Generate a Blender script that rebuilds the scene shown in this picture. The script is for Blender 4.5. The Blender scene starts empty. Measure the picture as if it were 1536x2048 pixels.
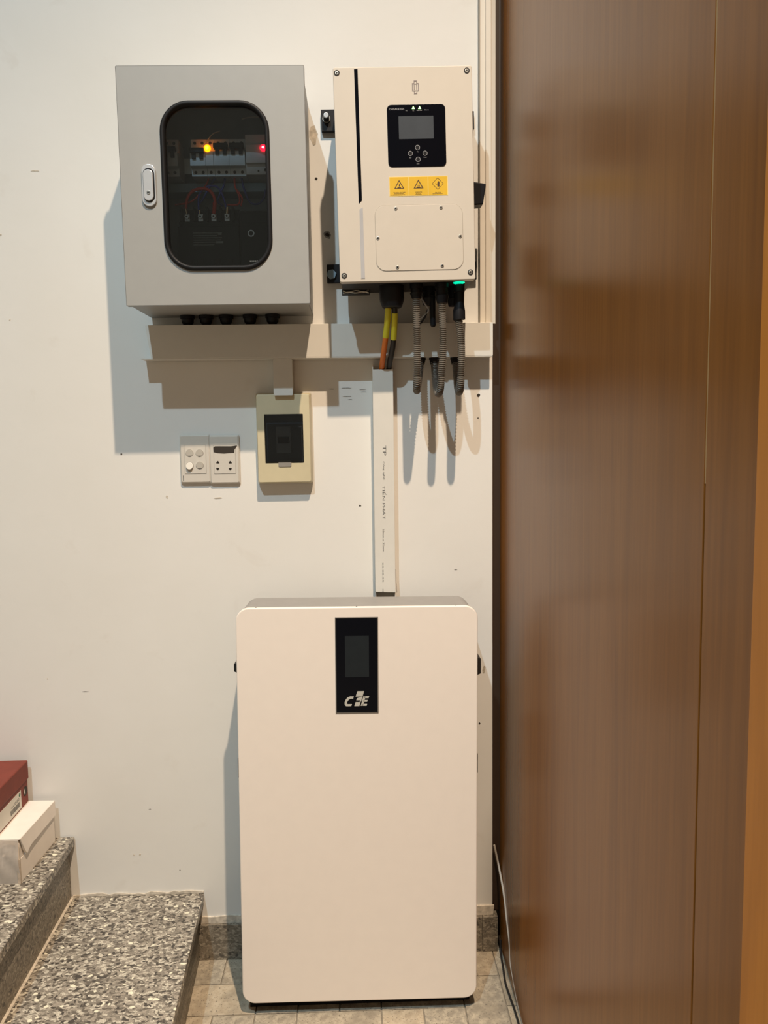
import bpy, bmesh, math, random
from mathutils import Vector, Matrix

# ------------------------------------------------------------------ camera, world, exposure
SC = bpy.context.scene
COL = SC.collection
YAW, PITCH, ROLL, CD, CH, FPX = 0.030806, 0.092426, -0.012593, 1.973535, 1.350218, 1581.196

def cam_axes():
    f = Vector((math.sin(YAW) * math.cos(PITCH), math.cos(YAW) * math.cos(PITCH), -math.sin(PITCH)))
    r = Vector((math.cos(YAW), -math.sin(YAW), 0.0))
    u = r.cross(f)
    c, s = math.cos(ROLL), math.sin(ROLL)
    return c * r + s * u, -s * r + c * u, f

CR, CU, CF = cam_axes()
CO = Vector((0.0, -CD, CH))
cd = bpy.data.cameras.new('camera')
cd.sensor_fit = 'HORIZONTAL'
cd.sensor_width = 36.0
cd.lens = 36.0 * FPX / 1536.0
cd.clip_start = 0.02
cam = bpy.data.objects.new('camera', cd)
COL.objects.link(cam)
m = Matrix((CR, CU, -CF)).transposed().to_4x4()
m.translation = CO
cam.matrix_world = m
SC.camera = cam

world = bpy.data.worlds.new('room_air')
SC.world = world
world.use_nodes = True
bgn = world.node_tree.nodes['Background']
bgn.inputs[0].default_value = (1.0, 0.89, 0.70, 1)
bgn.inputs[1].default_value = 0.23
SC.view_settings.view_transform = 'Standard'
SC.view_settings.look = 'None'
SC.view_settings.exposure = 0.0
SC.view_settings.gamma = 1.0
SC.view_settings.use_curve_mapping = False

WARM_POS, WARM_COL, WARM_W = (0.345, -1.90, 4.40), (1.0, 0.78, 0.57), 900.0
COOL_POS, COOL_COL, COOL_W = (-0.80, -2.75, 4.40), (0.66, 0.87, 1.0), 370.0
CEIL_Z = 4.45


def U(px, py, y):
    """point of the photograph on the plane parallel to the wall at depth y"""
    d = CF + (px - 768.0) / FPX * CR - (py - 1024.0) / FPX * CU
    t = (y - CO.y) / d.y
    return CO + d * t


# ------------------------------------------------------------------ helpers
class MB:
    def __init__(self):
        self.v = []
        self.f = []

    def quadstrip(self, a, b, closed=True):
        n = len(a)
        for i in range(n if closed else n - 1):
            j = (i + 1) % n
            self.f.append((a[i], a[j], b[j], b[i]))

    def add(self, pts):
        i0 = len(self.v)
        self.v.extend([tuple(p) for p in pts])
        return list(range(i0, len(self.v)))

    def box(self, x0, x1, y0, y1, z0, z1):
        x0, x1 = sorted((x0, x1)); y0, y1 = sorted((y0, y1)); z0, z1 = sorted((z0, z1))
        k = self.add([(x0, y0, z0), (x1, y0, z0), (x1, y1, z0), (x0, y1, z0), (x0, y0, z1), (x1, y0, z1), (x1, y1, z1), (x0, y1, z1)])
        for q in ((0, 3, 2, 1), (4, 5, 6, 7), (0, 1, 5, 4), (1, 2, 6, 5), (2, 3, 7, 6), (3, 0, 4, 7)):
            self.f.append(tuple(k[i] for i in q))
        return self

    def prism(self, pts, y0, y1):
        """pts in x,z counter-clockwise as seen from -y ; y0 front, y1 back"""
        a = self.add([(p[0], y0, p[1]) for p in pts])
        b = self.add([(p[0], y1, p[1]) for p in pts])
        self.f.append(tuple(a))
        self.f.append(tuple(reversed(b)))
        n = len(a)
        for i in range(n):
            j = (i + 1) % n
            self.f.append((a[j], a[i], b[i], b[j]))
        return self

    def ring(self, outer, inner, y0, y1):
        n = len(outer)
        oa = self.add([(p[0], y0, p[1]) for p in outer]); ia = self.add([(p[0], y0, p[1]) for p in inner])
        ob = self.add([(p[0], y1, p[1]) for p in outer]); ib = self.add([(p[0], y1, p[1]) for p in inner])
        for i in range(n):
            j = (i + 1) % n
            self.f.append((oa[i], oa[j], ia[j], ia[i]))
            self.f.append((ob[j], ob[i], ib[i], ib[j]))
            self.f.append((oa[j], oa[i], ob[i], ob[j]))
            self.f.append((ia[i], ia[j], ib[j], ib[i]))
        return self

    def tube(self, pts, rad, n=12, cap=True):
        pts = [Vector(p) for p in pts]
        if not hasattr(rad, '__len__'):
            rad = [rad] * len(pts)
        rings = []
        up = None
        for i, p in enumerate(pts):
            a = pts[max(i - 1, 0)]; b = pts[min(i + 1, len(pts) - 1)]
            t = (b - a)
            if t.length < 1e-9:
                t = Vector((0, 0, 1))
            t.normalize()
            if up is None:
                up = Vector((0, 1, 0)) if abs(t.y) < 0.9 else Vector((1, 0, 0))
            s = t.cross(up)
            if s.length < 1e-6:
                s = t.cross(Vector((1, 0, 0)))
            s.normalize()
            up = s.cross(t).normalized()
            rings.append(self.add([p + rad[i] * (math.cos(2 * math.pi * k / n) * s + math.sin(2 * math.pi * k / n) * up) for k in range(n)]))
        for i in range(len(rings) - 1):
            self.quadstrip(rings[i], rings[i + 1])
        if cap:
            self.f.append(tuple(reversed(rings[0])))
            self.f.append(tuple(rings[-1]))
        return self

    def build(self, name, mat, parent=None, bevel=0.0, seg=2, smooth=True, angle=35, loc=None):
        me = bpy.data.meshes.new(name)
        me.from_pydata(self.v, [], self.f)
        bm = bmesh.new(); bm.from_mesh(me)
        bmesh.ops.recalc_face_normals(bm, faces=bm.faces)
        bm.to_mesh(me); bm.free()
        return place(name, me, mat, parent, bevel, seg, smooth, angle, loc)


def place(name, me, mat, parent=None, bevel=0.0, seg=2, smooth=True, angle=35, loc=None):
    if mat is not None and not me.materials:
        me.materials.append(mat)
    if smooth:
        for p in me.polygons:
            p.use_smooth = True
        me.set_sharp_from_angle(angle=math.radians(angle))
    o = bpy.data.objects.new(name, me)
    COL.objects.link(o)
    if parent is not None:
        o.parent = parent
    if loc is not None:
        o.location = loc
    if bevel > 0:
        b = o.modifiers.new('bevel', 'BEVEL')
        b.width = bevel; b.segments = seg; b.limit_method = 'ANGLE'; b.angle_limit = math.radians(40)
        b.harden_normals = True
    return o


def copy_part(o, loc, parent=None):
    c = o.copy(); COL.objects.link(c); c.parent = parent if parent is not None else o.parent
    c.location = loc
    return c


def rrect(x0, x1, z0, z1, r, n=8):
    pts = []
    for cx, cz, a0 in ((x1 - r, z0 + r, -90), (x1 - r, z1 - r, 0), (x0 + r, z1 - r, 90), (x0 + r, z0 + r, 180)):
        for k in range(n + 1):
            a = math.radians(a0 + 90.0 * k / n)
            pts.append((cx + r * math.cos(a), cz + r * math.sin(a)))
    return pts


def circ(cx, cz, r, n=20):
    return [(cx + r * math.cos(2 * math.pi * k / n), cz + r * math.sin(2 * math.pi * k / n)) for k in range(n)]


def spline(pts, n=10):
    P = [Vector(p) for p in pts]
    P = [P[0] * 2 - P[1]] + P + [P[-1] * 2 - P[-2]]
    out = []
    for i in range(1, len(P) - 2):
        p0, p1, p2, p3 = P[i - 1:i + 3]
        for k in range(n):
            t = k / n
            out.append(0.5 * ((2 * p1) + (p2 - p0) * t + (2 * p0 - 5 * p1 + 4 * p2 - p3) * t * t + (3 * p1 - p0 - 3 * p2 + p3) * t ** 3))
    out.append(P[-2])
    return out


def thing(name, label, cat, loc=(0, 0, 0), rot=(0, 0, 0), group=None):
    o = bpy.data.objects.new(name, None)
    COL.objects.link(o)
    o.location = loc; o.rotation_euler = rot
    o.empty_display_size = 0.05
    tag(o, label, cat, group)
    return o


def tag(o, label=None, cat=None, group=None, kind=None):
    if label: o['label'] = label
    if cat: o['category'] = cat
    if group: o['group'] = group
    if kind: o['kind'] = kind
    return o


def rootmat(o):
    return Matrix.Translation(o.location) @ o.rotation_euler.to_matrix().to_4x4()


def local(o):
    """returns a function: photo point on wall-parallel plane at depth y -> local x,z (and full vector)"""
    inv = rootmat(o).inverted()
    def f(px, py, y):
        return inv @ U(px, py, y)
    return f


def text_mesh(s, size, xf):
    """flat lettering; xf maps (x, y) of the text plane to a 3-D point"""
    cu = bpy.data.curves.new('lettering', 'FONT')
    cu.body = s; cu.size = size; cu.align_x = 'CENTER'; cu.align_y = 'CENTER'
    cu.resolution_u = 3
    ob = bpy.data.objects.new('lettering', cu)
    COL.objects.link(ob)
    dg = bpy.context.evaluated_depsgraph_get()
    me = bpy.data.meshes.new_from_object(ob.evaluated_get(dg))
    bpy.data.objects.remove(ob); bpy.data.curves.remove(cu)
    for v in me.vertices:
        v.co = xf(v.co.x, v.co.y)
    me.materials.clear()
    return me


def text(name, s, size, x, y, z, mat, parent, width=None, shear=0.0, vertical=False, label=None):
    """upright text facing -y centred at x,z; vertical=True reads downwards"""
    me = text_mesh(s, size, lambda a, b: Vector((a, b, 0)))
    xs = [v.co.x for v in me.vertices]
    w = max(xs) - min(xs); cx = (max(xs) + min(xs)) / 2
    ys = [v.co.y for v in me.vertices]
    cy = (max(ys) + min(ys)) / 2
    k = width / w if width else 1.0
    for v in me.vertices:
        a, b = (v.co.x - cx) * k, v.co.y - cy
        a += shear * b
        if vertical:
            v.co = Vector((x + b, y, z - a))
        else:
            v.co = Vector((x + a, y, z + b))
    return place(name, me, mat, parent, smooth=False)


# ------------------------------------------------------------------ materials
def newmat(name):
    mt = bpy.data.materials.new(name)
    mt.use_nodes = True
    nt = mt.node_tree
    b = nt.nodes['Principled BSDF']
    return mt, nt, b


def node(nt, t, **kw):
    n = nt.nodes.new(t)
    for k, v in kw.items():
        setattr(n, k, v)
    return n


def ramp(nt, fac, stops, interp='LINEAR'):
    r = nt.nodes.new('ShaderNodeValToRGB')
    r.color_ramp.interpolation = interp
    el = r.color_ramp.elements
    while len(el) < len(stops):
        el.new(0.5)
    for e, (p, c) in zip(el, stops):
        e.position = p
        e.color = (c[0], c[1], c[2], 1) if hasattr(c, '__len__') else (c, c, c, 1)
    nt.links.new(fac, r.inputs[0])
    return r


def coords(nt, scale=(1, 1, 1), rot=(0, 0, 0)):
    tc = nt.nodes.new('ShaderNodeTexCoord')
    mp = nt.nodes.new('ShaderNodeMapping')
    mp.inputs['Scale'].default_value = scale
    mp.inputs['Rotation'].default_value = rot
    nt.links.new(tc.outputs['Object'], mp.inputs[0])
    return mp.outputs[0]


def noise(nt, vec, scale, detail=3, rough=0.5, dist=0.0):
    n = nt.nodes.new('ShaderNodeTexNoise')
    n.inputs['Scale'].default_value = scale
    n.inputs['Detail'].default_value = detail
    n.inputs['Roughness'].default_value = rough
    n.inputs['Distortion'].default_value = dist
    nt.links.new(vec, n.inputs['Vector'])
    return n


def mixc(nt, fac, a, b, mode='MIX'):
    mx = nt.nodes.new('ShaderNodeMix')
    mx.data_type = 'RGBA'; mx.blend_type = mode
    for sock, val in ((mx.inputs[0], fac), (mx.inputs[6], a), (mx.inputs[7], b)):
        if hasattr(val, 'is_linked'):
            nt.links.new(val, sock)
        elif hasattr(val, '__len__'):
            sock.default_value = (val[0], val[1], val[2], 1)
        else:
            sock.default_value = val
    return mx.outputs[2]


def bump(nt, b, h, strength=0.2, dist=0.002):
    bp = nt.nodes.new('ShaderNodeBump')
    bp.inputs['Strength'].default_value = strength
    bp.inputs['Distance'].default_value = dist
    nt.links.new(h, bp.inputs['Height'])
    nt.links.new(bp.outputs[0], b.inputs['Normal'])


def plain(name, col, rough=0.5, metal=0.0, var=0.04, vscale=30, bstr=0.0, bscale=400, spec=0.5):
    mt, nt, b = newmat(name)
    vec = coords(nt)
    n = noise(nt, vec, vscale, 3)
    lo = tuple(c * (1 - var) for c in col); hi = tuple(min(1, c * (1 + var)) for c in col)
    r = ramp(nt, n.outputs[0], [(0.3, lo), (0.7, hi)])
    nt.links.new(r.outputs[0], b.inputs['Base Color'])
    b.inputs['Roughness'].default_value = rough
    b.inputs['Metallic'].default_value = metal
    b.inputs['Specular IOR Level'].default_value = spec
    if bstr > 0:
        n2 = noise(nt, vec, bscale, 2)
        bump(nt, b, n2.outputs[0], bstr, 0.0005)
    return mt


def emis(name, col, strength):
    mt, nt, b = newmat(name)
    b.inputs['Base Color'].default_value = (*col, 1)
    b.inputs['Emission Color'].default_value = (*col, 1)
    b.inputs['Emission Strength'].default_value = strength
    return mt


M = {}
# painted plaster
mt, nt, b = newmat('white_plaster')
vec = coords(nt)
n1 = noise(nt, vec, 1.7, 4, 0.6); n2 = noise(nt, vec, 9, 4, 0.65, 0.4); n3 = noise(nt, vec, 60, 3)
c = mixc(nt, ramp(nt, n1.outputs[0], [(0.35, 0.0), (0.7, 1.0)]).outputs[0], (0.75, 0.735, 0.69), (0.79, 0.78, 0.745))
c = mixc(nt, ramp(nt, n2.outputs[0], [(0.62, 0.0), (0.75, 0.30)]).outputs[0], c, (0.66, 0.62, 0.56))
nt.links.new(c, b.inputs['Base Color'])
b.inputs['Roughness'].default_value = 0.55
add = nt.nodes.new('ShaderNodeMath'); add.operation = 'MULTIPLY_ADD'; add.inputs[1].default_value = 0.25
nt.links.new(n3.outputs[0], add.inputs[0]); nt.links.new(n2.outputs[0], add.inputs[2])
bump(nt, b, add.outputs[0], 0.12, 0.004)
M['plaster'] = mt
M['chip'] = plain('bare_plaster', (0.40, 0.36, 0.29), 0.9, var=0.3, vscale=300)
M['holedark'] = plain('hole_dark', (0.035, 0.028, 0.022), 0.9)
M['pencil'] = plain('pencil_grey', (0.30, 0.29, 0.27), 0.8, var=0.3, vscale=500)
M['dirt'] = plain('plaster_smear', (0.58, 0.52, 0.43), 0.9, var=0.25, vscale=90)


def wood(name, dark, mid, light, rough, scale=(24, 24, 1.5), bands=5.0):
    mt, nt, b = newmat(name)
    v1 = coords(nt, scale); v2 = coords(nt, (scale[0] * 6, scale[1] * 6, scale[2] * 3.4)); v3 = coords(nt, (3.2, 3.2, 0.35))
    a = noise(nt, v1, 1.0, 4, 0.6, 0.5); f = noise(nt, v2, 1.0, 3, 0.6); g = noise(nt, v3, 1.0, 3, 0.5, 0.6)
    c = ramp(nt, a.outputs[0], [(0.25, dark), (0.5, mid), (0.78, light)]).outputs[0]
    c = mixc(nt, ramp(nt, g.outputs[0], [(0.35, 0.0), (0.7, 0.55)]).outputs[0], c, mid)
    c = mixc(nt, ramp(nt, f.outputs[0], [(0.40, 0.30), (0.60, 0.0)]).outputs[0], c, dark)
    nt.links.new(c, b.inputs['Base Color'])
    b.inputs['Roughness'].default_value = rough
    b.inputs['Specular IOR Level'].default_value = 0.16
    bump(nt, b, f.outputs[0], 0.05, 0.0006)
    return mt


M['wood'] = wood('brown_veneer', (0.175, 0.060, 0.009), (0.255, 0.092, 0.014), (0.30, 0.116, 0.021), 0.27)
M['gapshade'] = plain('gap_shade_brown', (0.035, 0.018, 0.009), 0.6)  # near-black brown that stands in for shade in the corner gap
M['orangewood'] = wood('amber_varnish_lit_wood', (0.48, 0.165, 0.018), (0.60, 0.215, 0.026), (0.68, 0.26, 0.036), 0.35)  # amber varnish, its tone brightened for the light the frame catches


def granite(name, stops, scale=150.0, rough=0.45, big=(0.62, 0.60, 0.52), bigamt=0.9):
    mt, nt, b = newmat(name)
    vec = coords(nt, (0.72, 1.0, 1.0))
    dn = noise(nt, vec, 60, 2)
    mx = nt.nodes.new('ShaderNodeMix'); mx.data_type = 'VECTOR'; mx.inputs[0].default_value = 0.015
    nt.links.new(vec, mx.inputs[4]); nt.links.new(dn.outputs[1], mx.inputs[5])
    vo = nt.nodes.new('ShaderNodeTexVoronoi'); vo.inputs['Scale'].default_value = scale
    nt.links.new(mx.outputs[1], vo.inputs['Vector'])
    sp = nt.nodes.new('ShaderNodeSeparateColor'); nt.links.new(vo.outputs['Color'], sp.inputs[0])
    c = ramp(nt, sp.outputs[0], stops, 'CONSTANT').outputs[0]
    n2 = noise(nt, vec, scale * 2.2, 2)
    c = mixc(nt, ramp(nt, n2.outputs[0], [(0.35, 0.5), (0.65, 0.0)]).outputs[0], c, tuple(0.5 * x for x in stops[0][1]))
    v2 = nt.nodes.new('ShaderNodeTexVoronoi'); v2.inputs['Scale'].default_value = scale * 0.50
    nt.links.new(mx.outputs[1], v2.inputs['Vector'])
    s2 = nt.nodes.new('ShaderNodeSeparateColor'); nt.links.new(v2.outputs['Color'], s2.inputs[0])
    pick = ramp(nt, s2.outputs[1], [(0.0, 0.0), (0.92, bigamt)], 'CONSTANT').outputs[0]
    near = ramp(nt, v2.outputs['Distance'], [(0.0, 1.0), (0.36, 1.0), (0.42, 0.0)]).outputs[0]
    mul = nt.nodes.new('ShaderNodeMath'); mul.operation = 'MULTIPLY'
    nt.links.new(pick, mul.inputs[0]); nt.links.new(near, mul.inputs[1])
    c = mixc(nt, mul.outputs[0], c, big)
    nt.links.new(c, b.inputs['Base Color'])
    b.inputs['Roughness'].default_value = rough
    bump(nt, b, n2.outputs[0], 0.08, 0.0006)
    return mt


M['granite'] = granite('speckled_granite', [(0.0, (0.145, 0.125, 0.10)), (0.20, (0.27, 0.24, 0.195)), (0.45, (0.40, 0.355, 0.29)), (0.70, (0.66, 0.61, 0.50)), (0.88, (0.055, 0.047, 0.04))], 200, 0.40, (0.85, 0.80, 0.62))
M['darkshadedgranite'] = granite('dark_and_shaded_granite', [(0.0, (0.17, 0.145, 0.11)), (0.30, (0.24, 0.205, 0.155)), (0.60, (0.31, 0.27, 0.21)), (0.84, (0.38, 0.335, 0.26)), (0.94, (0.075, 0.065, 0.055))], 210, 0.5, (0.44, 0.40, 0.32), 0.5)  # baseboard's own dark stone; on the risers its darkness is painted shade

# floor pavers
mt, nt, b = newmat('stone_paver')
vec = coords(nt)
oi = nt.nodes.new('ShaderNodeObjectInfo')
tone = ramp(nt, oi.outputs['Random'], [(0.0, (0.29, 0.26, 0.21)), (0.4, (0.36, 0.305, 0.23)), (0.7, (0.43, 0.35, 0.25)), (1.0, (0.48, 0.40, 0.29))]).outputs[0]
n1 = noise(nt, vec, 55, 4, 0.65); n2 = noise(nt, vec, 190, 3, 0.6); n3 = noise(nt, vec, 14, 3)
c = mixc(nt, ramp(nt, n1.outputs[0], [(0.40, 0.0), (0.62, 0.7)]).outputs[0], tone, (0.56, 0.49, 0.37))
c = mixc(nt, ramp(nt, n3.outputs[0], [(0.40, 0.65), (0.62, 0.0)]).outputs[0], c, (0.27, 0.235, 0.18))
c = mixc(nt, ramp(nt, n2.outputs[0], [(0.33, 0.9), (0.40, 0.0)]).outputs[0], c, (0.09, 0.075, 0.06))
nt.links.new(c, b.inputs['Base Color'])
b.inputs['Roughness'].default_value = 0.6
bump(nt, b, n2.outputs[0], 0.15, 0.001)
M['paver'] = mt
M['grout'] = plain('grout', (0.26, 0.225, 0.175), 0.9, var=0.25, vscale=60)

M['cabgrey'] = plain('grey_powder_coat', (0.335, 0.338, 0.325), 0.45, var=0.015, bstr=0.05, bscale=900)
M['cabinside'] = plain('cabinet_inside', (0.30, 0.33, 0.34), 0.6)
M['rubber'] = plain('black_rubber', (0.012, 0.012, 0.013), 0.5, spec=0.2)
M['black'] = plain('black_plastic', (0.012, 0.012, 0.014), 0.4, spec=0.2)
M['blackmat'] = plain('black_matt_metal', (0.018, 0.018, 0.02), 0.55, spec=0.2)
M['charcoal'] = plain('charcoal_casting', (0.024, 0.022, 0.021), 0.55, spec=0.25)
M['chrome'] = plain('satin_zinc', (0.60, 0.62, 0.64), 0.30, 0.45, var=0.03)
M['steel'] = plain('zinc_screw', (0.55, 0.53, 0.48), 0.35, 1.0)
M['brass'] = plain('tinned_copper', (0.62, 0.50, 0.34), 0.35, 1.0)
M['breaker'] = plain('breaker_white', (0.62, 0.62, 0.60), 0.5)
M['relay'] = plain('relay_ivory', (0.58, 0.53, 0.48), 0.5)
M['ats'] = plain('ats_black', (0.020, 0.024, 0.024), 0.5, spec=0.2)
M['atsprint'] = plain('ats_print', (0.22, 0.24, 0.24), 0.6)
M['duct'] = plain('wire_duct_grey', (0.24, 0.33, 0.40), 0.6)
M['redwire'] = plain('red_wire', (0.62, 0.045, 0.02), 0.4)
M['bluewire'] = plain('blue_wire', (0.04, 0.06, 0.42), 0.4)
M['darkblue'] = plain('dark_blue_wire', (0.02, 0.035, 0.20), 0.4)
M['yellowlamp'] = emis('amber_lamp', (1.0, 0.24, 0.0), 5.0)
M['redlamp'] = emis('red_lamp', (1.0, 0.004, 0.016), 6.0)
M['ambercore'] = emis('amber_lamp_core', (1.0, 0.55, 0.02), 6.0)
M['lampcore'] = emis('red_lamp_core', (1.0, 0.45, 0.42), 14.0)
M['greenled'] = emis('green_led', (0.45, 1.0, 0.30), 3.0)
M['greenring'] = emis('green_status_light', (0.0, 0.60, 0.33), 1.5)
M['cream'] = plain('cream_inverter_paint', (0.575, 0.525, 0.45), 0.42, var=0.012, bstr=0.03, bscale=1200)
M['creamedge'] = plain('cream_seam', (0.40, 0.36, 0.30), 0.6)
M['greystripe'] = plain('grey_stripe', (0.40, 0.40, 0.41), 0.5)
M['panelblk'] = plain('gloss_black_panel', (0.003, 0.0035, 0.006), 0.14, var=0.0, spec=0.12)
M['lcd'] = plain('lcd_off', (0.062, 0.070, 0.080), 0.25, var=0.06, spec=0.15)
M['slate'] = plain('slate_plate', (0.19, 0.20, 0.21), 0.6)
M['wellshade'] = plain('button_outline', (0.13, 0.12, 0.105), 0.7)
M['lcd2'] = plain('lcd_off_dark', (0.017, 0.021, 0.024), 0.25, var=0.06, spec=0.12)
M['print'] = plain('grey_print', (0.34, 0.34, 0.35), 0.6)
M['yellow'] = plain('warning_yellow', (0.66, 0.40, 0.008), 0.5)
M['yelborder'] = plain('warning_border', (0.78, 0.60, 0.22), 0.5)
M['warnblk'] = plain('warning_print', (0.055, 0.025, 0.01), 0.6)
M['logo'] = plain('logo_taupe', (0.20, 0.165, 0.155), 0.5)
M['white'] = plain('battery_white', (0.84, 0.765, 0.69), 0.38, var=0.01)
M['batbody'] = plain('battery_body_grey', (0.27, 0.258, 0.245), 0.45)
M['logosilver'] = plain('logo_silver', (0.50, 0.49, 0.44), 0.5)
M['bezel'] = plain('bezel_grey', (0.16, 0.15, 0.135), 0.4, 0.4)
M['pvc'] = plain('white_pvc', (0.70, 0.685, 0.63), 0.42, var=0.015)
M['pvc2'] = plain('ivory_pvc', (0.72, 0.67, 0.58), 0.42, var=0.015)
M['ivory'] = plain('aged_ivory_plastic', (0.60, 0.535, 0.36), 0.4, var=0.03)
M['plate'] = plain('switch_plate', (0.62, 0.59, 0.53), 0.35, var=0.02)
M['rocker'] = plain('rocker_white', (0.72, 0.685, 0.61), 0.25, var=0.01)
M['seam'] = plain('plate_seam', (0.26, 0.245, 0.22), 0.6)
M['ductseam'] = plain('duct_seam', (0.42, 0.38, 0.32), 0.7)
M['printdark'] = plain('trunk_print', (0.13, 0.13, 0.125), 0.7)
M['orange'] = plain('orange_cable', (0.74, 0.19, 0.03), 0.42)
M['blackcable'] = plain('black_cable', (0.018, 0.016, 0.015), 0.45)
M['yelsleeve'] = plain('yellow_sleeve', (0.66, 0.60, 0.03), 0.42)
M['hose'] = plain('grey_conduit', (0.17, 0.15, 0.125), 0.42)
M['whitecord'] = plain('white_cord', (0.56, 0.51, 0.44), 0.5)
M['redcard'] = plain('red_card', (0.19, 0.036, 0.022), 0.7, var=0.08, vscale=40)
M['whitecard'] = plain('white_card', (0.80, 0.735, 0.66), 0.75, var=0.03, vscale=25)
M['torncard'] = plain('torn_card', (0.45, 0.37, 0.29), 0.9, var=0.2, vscale=120)
M['labelw'] = plain('paper_label', (0.66, 0.63, 0.56), 0.7, var=0.03)
M['labelgreen'] = plain('label_green', (0.05, 0.16, 0.09), 0.7)
M['redplug'] = plain('red_plug', (0.40, 0.02, 0.02), 0.4)
M['ceilpaint'] = plain('ceiling_paint', (0.78, 0.77, 0.74), 0.7)
M['goldline'] = plain('pale_wood_edge', (0.42, 0.25, 0.10), 0.5)


def tinted(name, tint, rough=0.03, refl=1.0):
    mt = bpy.data.materials.new(name); mt.use_nodes = True
    nt = mt.node_tree; nt.nodes.clear()
    out = nt.nodes.new('ShaderNodeOutputMaterial')
    tr = nt.nodes.new('ShaderNodeBsdfTransparent'); gl = nt.nodes.new('ShaderNodeBsdfGlossy')
    vec = coords(nt); n = noise(nt, vec, 6, 3)
    r = ramp(nt, n.outputs[0], [(0.3, tuple(t * 0.94 for t in tint)), (0.7, tint)])
    nt.links.new(r.outputs[0], tr.inputs[0])
    gl.inputs['Roughness'].default_value = rough
    gl.inputs['Color'].default_value = (refl, refl, refl, 1)
    fr = nt.nodes.new('ShaderNodeFresnel'); fr.inputs[0].default_value = 1.45
    mx = nt.nodes.new('ShaderNodeMixShader')
    nt.links.new(fr.outputs[0], mx.inputs[0]); nt.links.new(tr.outputs[0], mx.inputs[1]); nt.links.new(gl.outputs[0], mx.inputs[2])
    nt.links.new(mx.outputs[0], out.inputs[0])
    return mt


M['pane'] = tinted('smoked_acrylic', (0.87, 0.93, 0.97))
M['smoke'] = tinted('dark_smoked_plastic', (0.60, 0.64, 0.68), 0.30)

# ------------------------------------------------------------------ the setting
WX = 0.335          # right end of the plastered wall
PX = 0.356          # face of the wood cladding
wall = MB().box(-2.4, WX, 0.0, 0.14, 0.0, CEIL_Z).build('wall_back', M['plaster'], bevel=0.003)
tag(wall, 'white painted plaster wall behind the electrical equipment', kind='structure')
ceil = MB().box(-2.4, 2.6, -4.6, 0.3, CEIL_Z, CEIL_Z + 0.12).build('ceiling', M['ceilpaint'])
tag(ceil, 'white ceiling', kind='structure')

# chips, plug holes and scuffs of the plaster: parts of the wall
rnd = random.Random(4)
def blob(px, py, w, h, mat, name, y=-0.0006, n=11, seed=0):
    r = random.Random(seed + int(px * 7 + py))
    c0 = U(px, py, 0)
    pts = []
    for k in range(n):
        a = 2 * math.pi * k / n
        q = r.uniform(0.65, 1.15)
        pts.append((c0.x + w * q * math.cos(a), c0.z + h * q * math.sin(a)))
    return MB().prism(pts, y, 0.001).build(name, mat, wall, smooth=False)

for px, py, w in ((632, 357, .0028), (655, 470, .0050), (957, 790, .0036), (720, 1011, .0022), (959, 1446, .0018), (243, 908, .0018), (747, 796, .0018), (956, 836, .0013)):
    blob(px, py, w * 1.3, w, M['holedark'], 'screw_hole', y=-0.0012)
blob(655, 470, .0105, .0100, M['pencil'], 'plug_rim')
blob(627, 268, .010, .024, M['dirt'], 'plaster_smear')
blob(968, 1338, .004, .010, M['chip'], 'plaster_chip')
for px, py, w, h in ((692, 776, .013, .0010), (694, 793, .012, .0010), (725, 779, .010, .0009), (727, 784, .007, .0008), (664, 778, .008, .0010), (700, 799, .006, .0009),
                     (70, 342, .010, .0016), (300, 1618, .0035, .0008), (95, 1357, .0013, .0016), (170, 1383, .009, .0011), (280, 1709, .003, .0035), (268, 1710, .002, .002), (360, 1740, .002, .0012),
                     (334, 994, .003, .0045), (436, 996, .011, .0022), (911, 1139, .004, .0010), (1, 470, .003, .003), (20, 640, .002, .002)):
    blob(px, py, w, h, M['pencil'] if h < .0015 else M['dirt'], 'scuff_mark')
# dirty strip of mortar above the baseboard and ragged plaster along the right corner
pts = [(-0.44, .0962)]
for k in range(19):
    pts.append((-0.44 + .79 * k / 18 * .985, .118 + rnd.uniform(-.006, .006)))
pts.append((WX, .0962))
MB().prism(list(reversed(pts)), -0.004, 0.001).build('mortar_edge', M['dirt'], wall, smooth=False)

# ragged mortar where step and wall meet
pts = [(-0.757, .1795)]
for k in range(23):
    pts.append((-0.757 + .336 * k / 22, .1795 + rnd.uniform(.0015, .0085)))
pts.append((-0.421, .1795))
MB().prism(list(reversed(pts)), -0.0035, 0.001).build('mortar_edge', M['dirt'], wall, smooth=False)

# wood-clad side wall
wr = MB().box(PX + .012, PX + .16, -3.0, 0.20, 0.0, 3.1).build('wall_right', M['charcoal'])
tag(wr, 'brown wood clad wall running towards the camera', kind='structure')
MB().box(PX, PX + .014, -1.1685, 0.12, 0.002, 3.1).build('wood_panel', M['wood'], wr, bevel=0.0012)
MB().box(PX, PX + .014, -1.2885, -1.1712, 0.002, 3.1).build('wood_panel', M['wood'], wr, bevel=0.0012)
MB().box(PX + .0006, PX + .006, -1.1713, -1.1684, 1.30, 3.1).build('joint_strip', M['goldline'], wr, smooth=False)
MB().box(PX - .010, PX + .014, -1.42, -1.2925, 0.0, 3.1).build('door_frame', M['orangewood'], wr, bevel=0.003)
MB().box(WX + .0005, PX - .0002, 0.012, 0.10, 0.10, 3.1).build('gap_shade_strip', M['gapshade'], wr, smooth=False)  # dark strip added to paint the shade between wall end and wood
MB().box(PX, PX + .014, -3.0, -1.4225, 0.002, 3.1).build('wood_panel', M['wood'], wr, bevel=0.0012)

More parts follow.
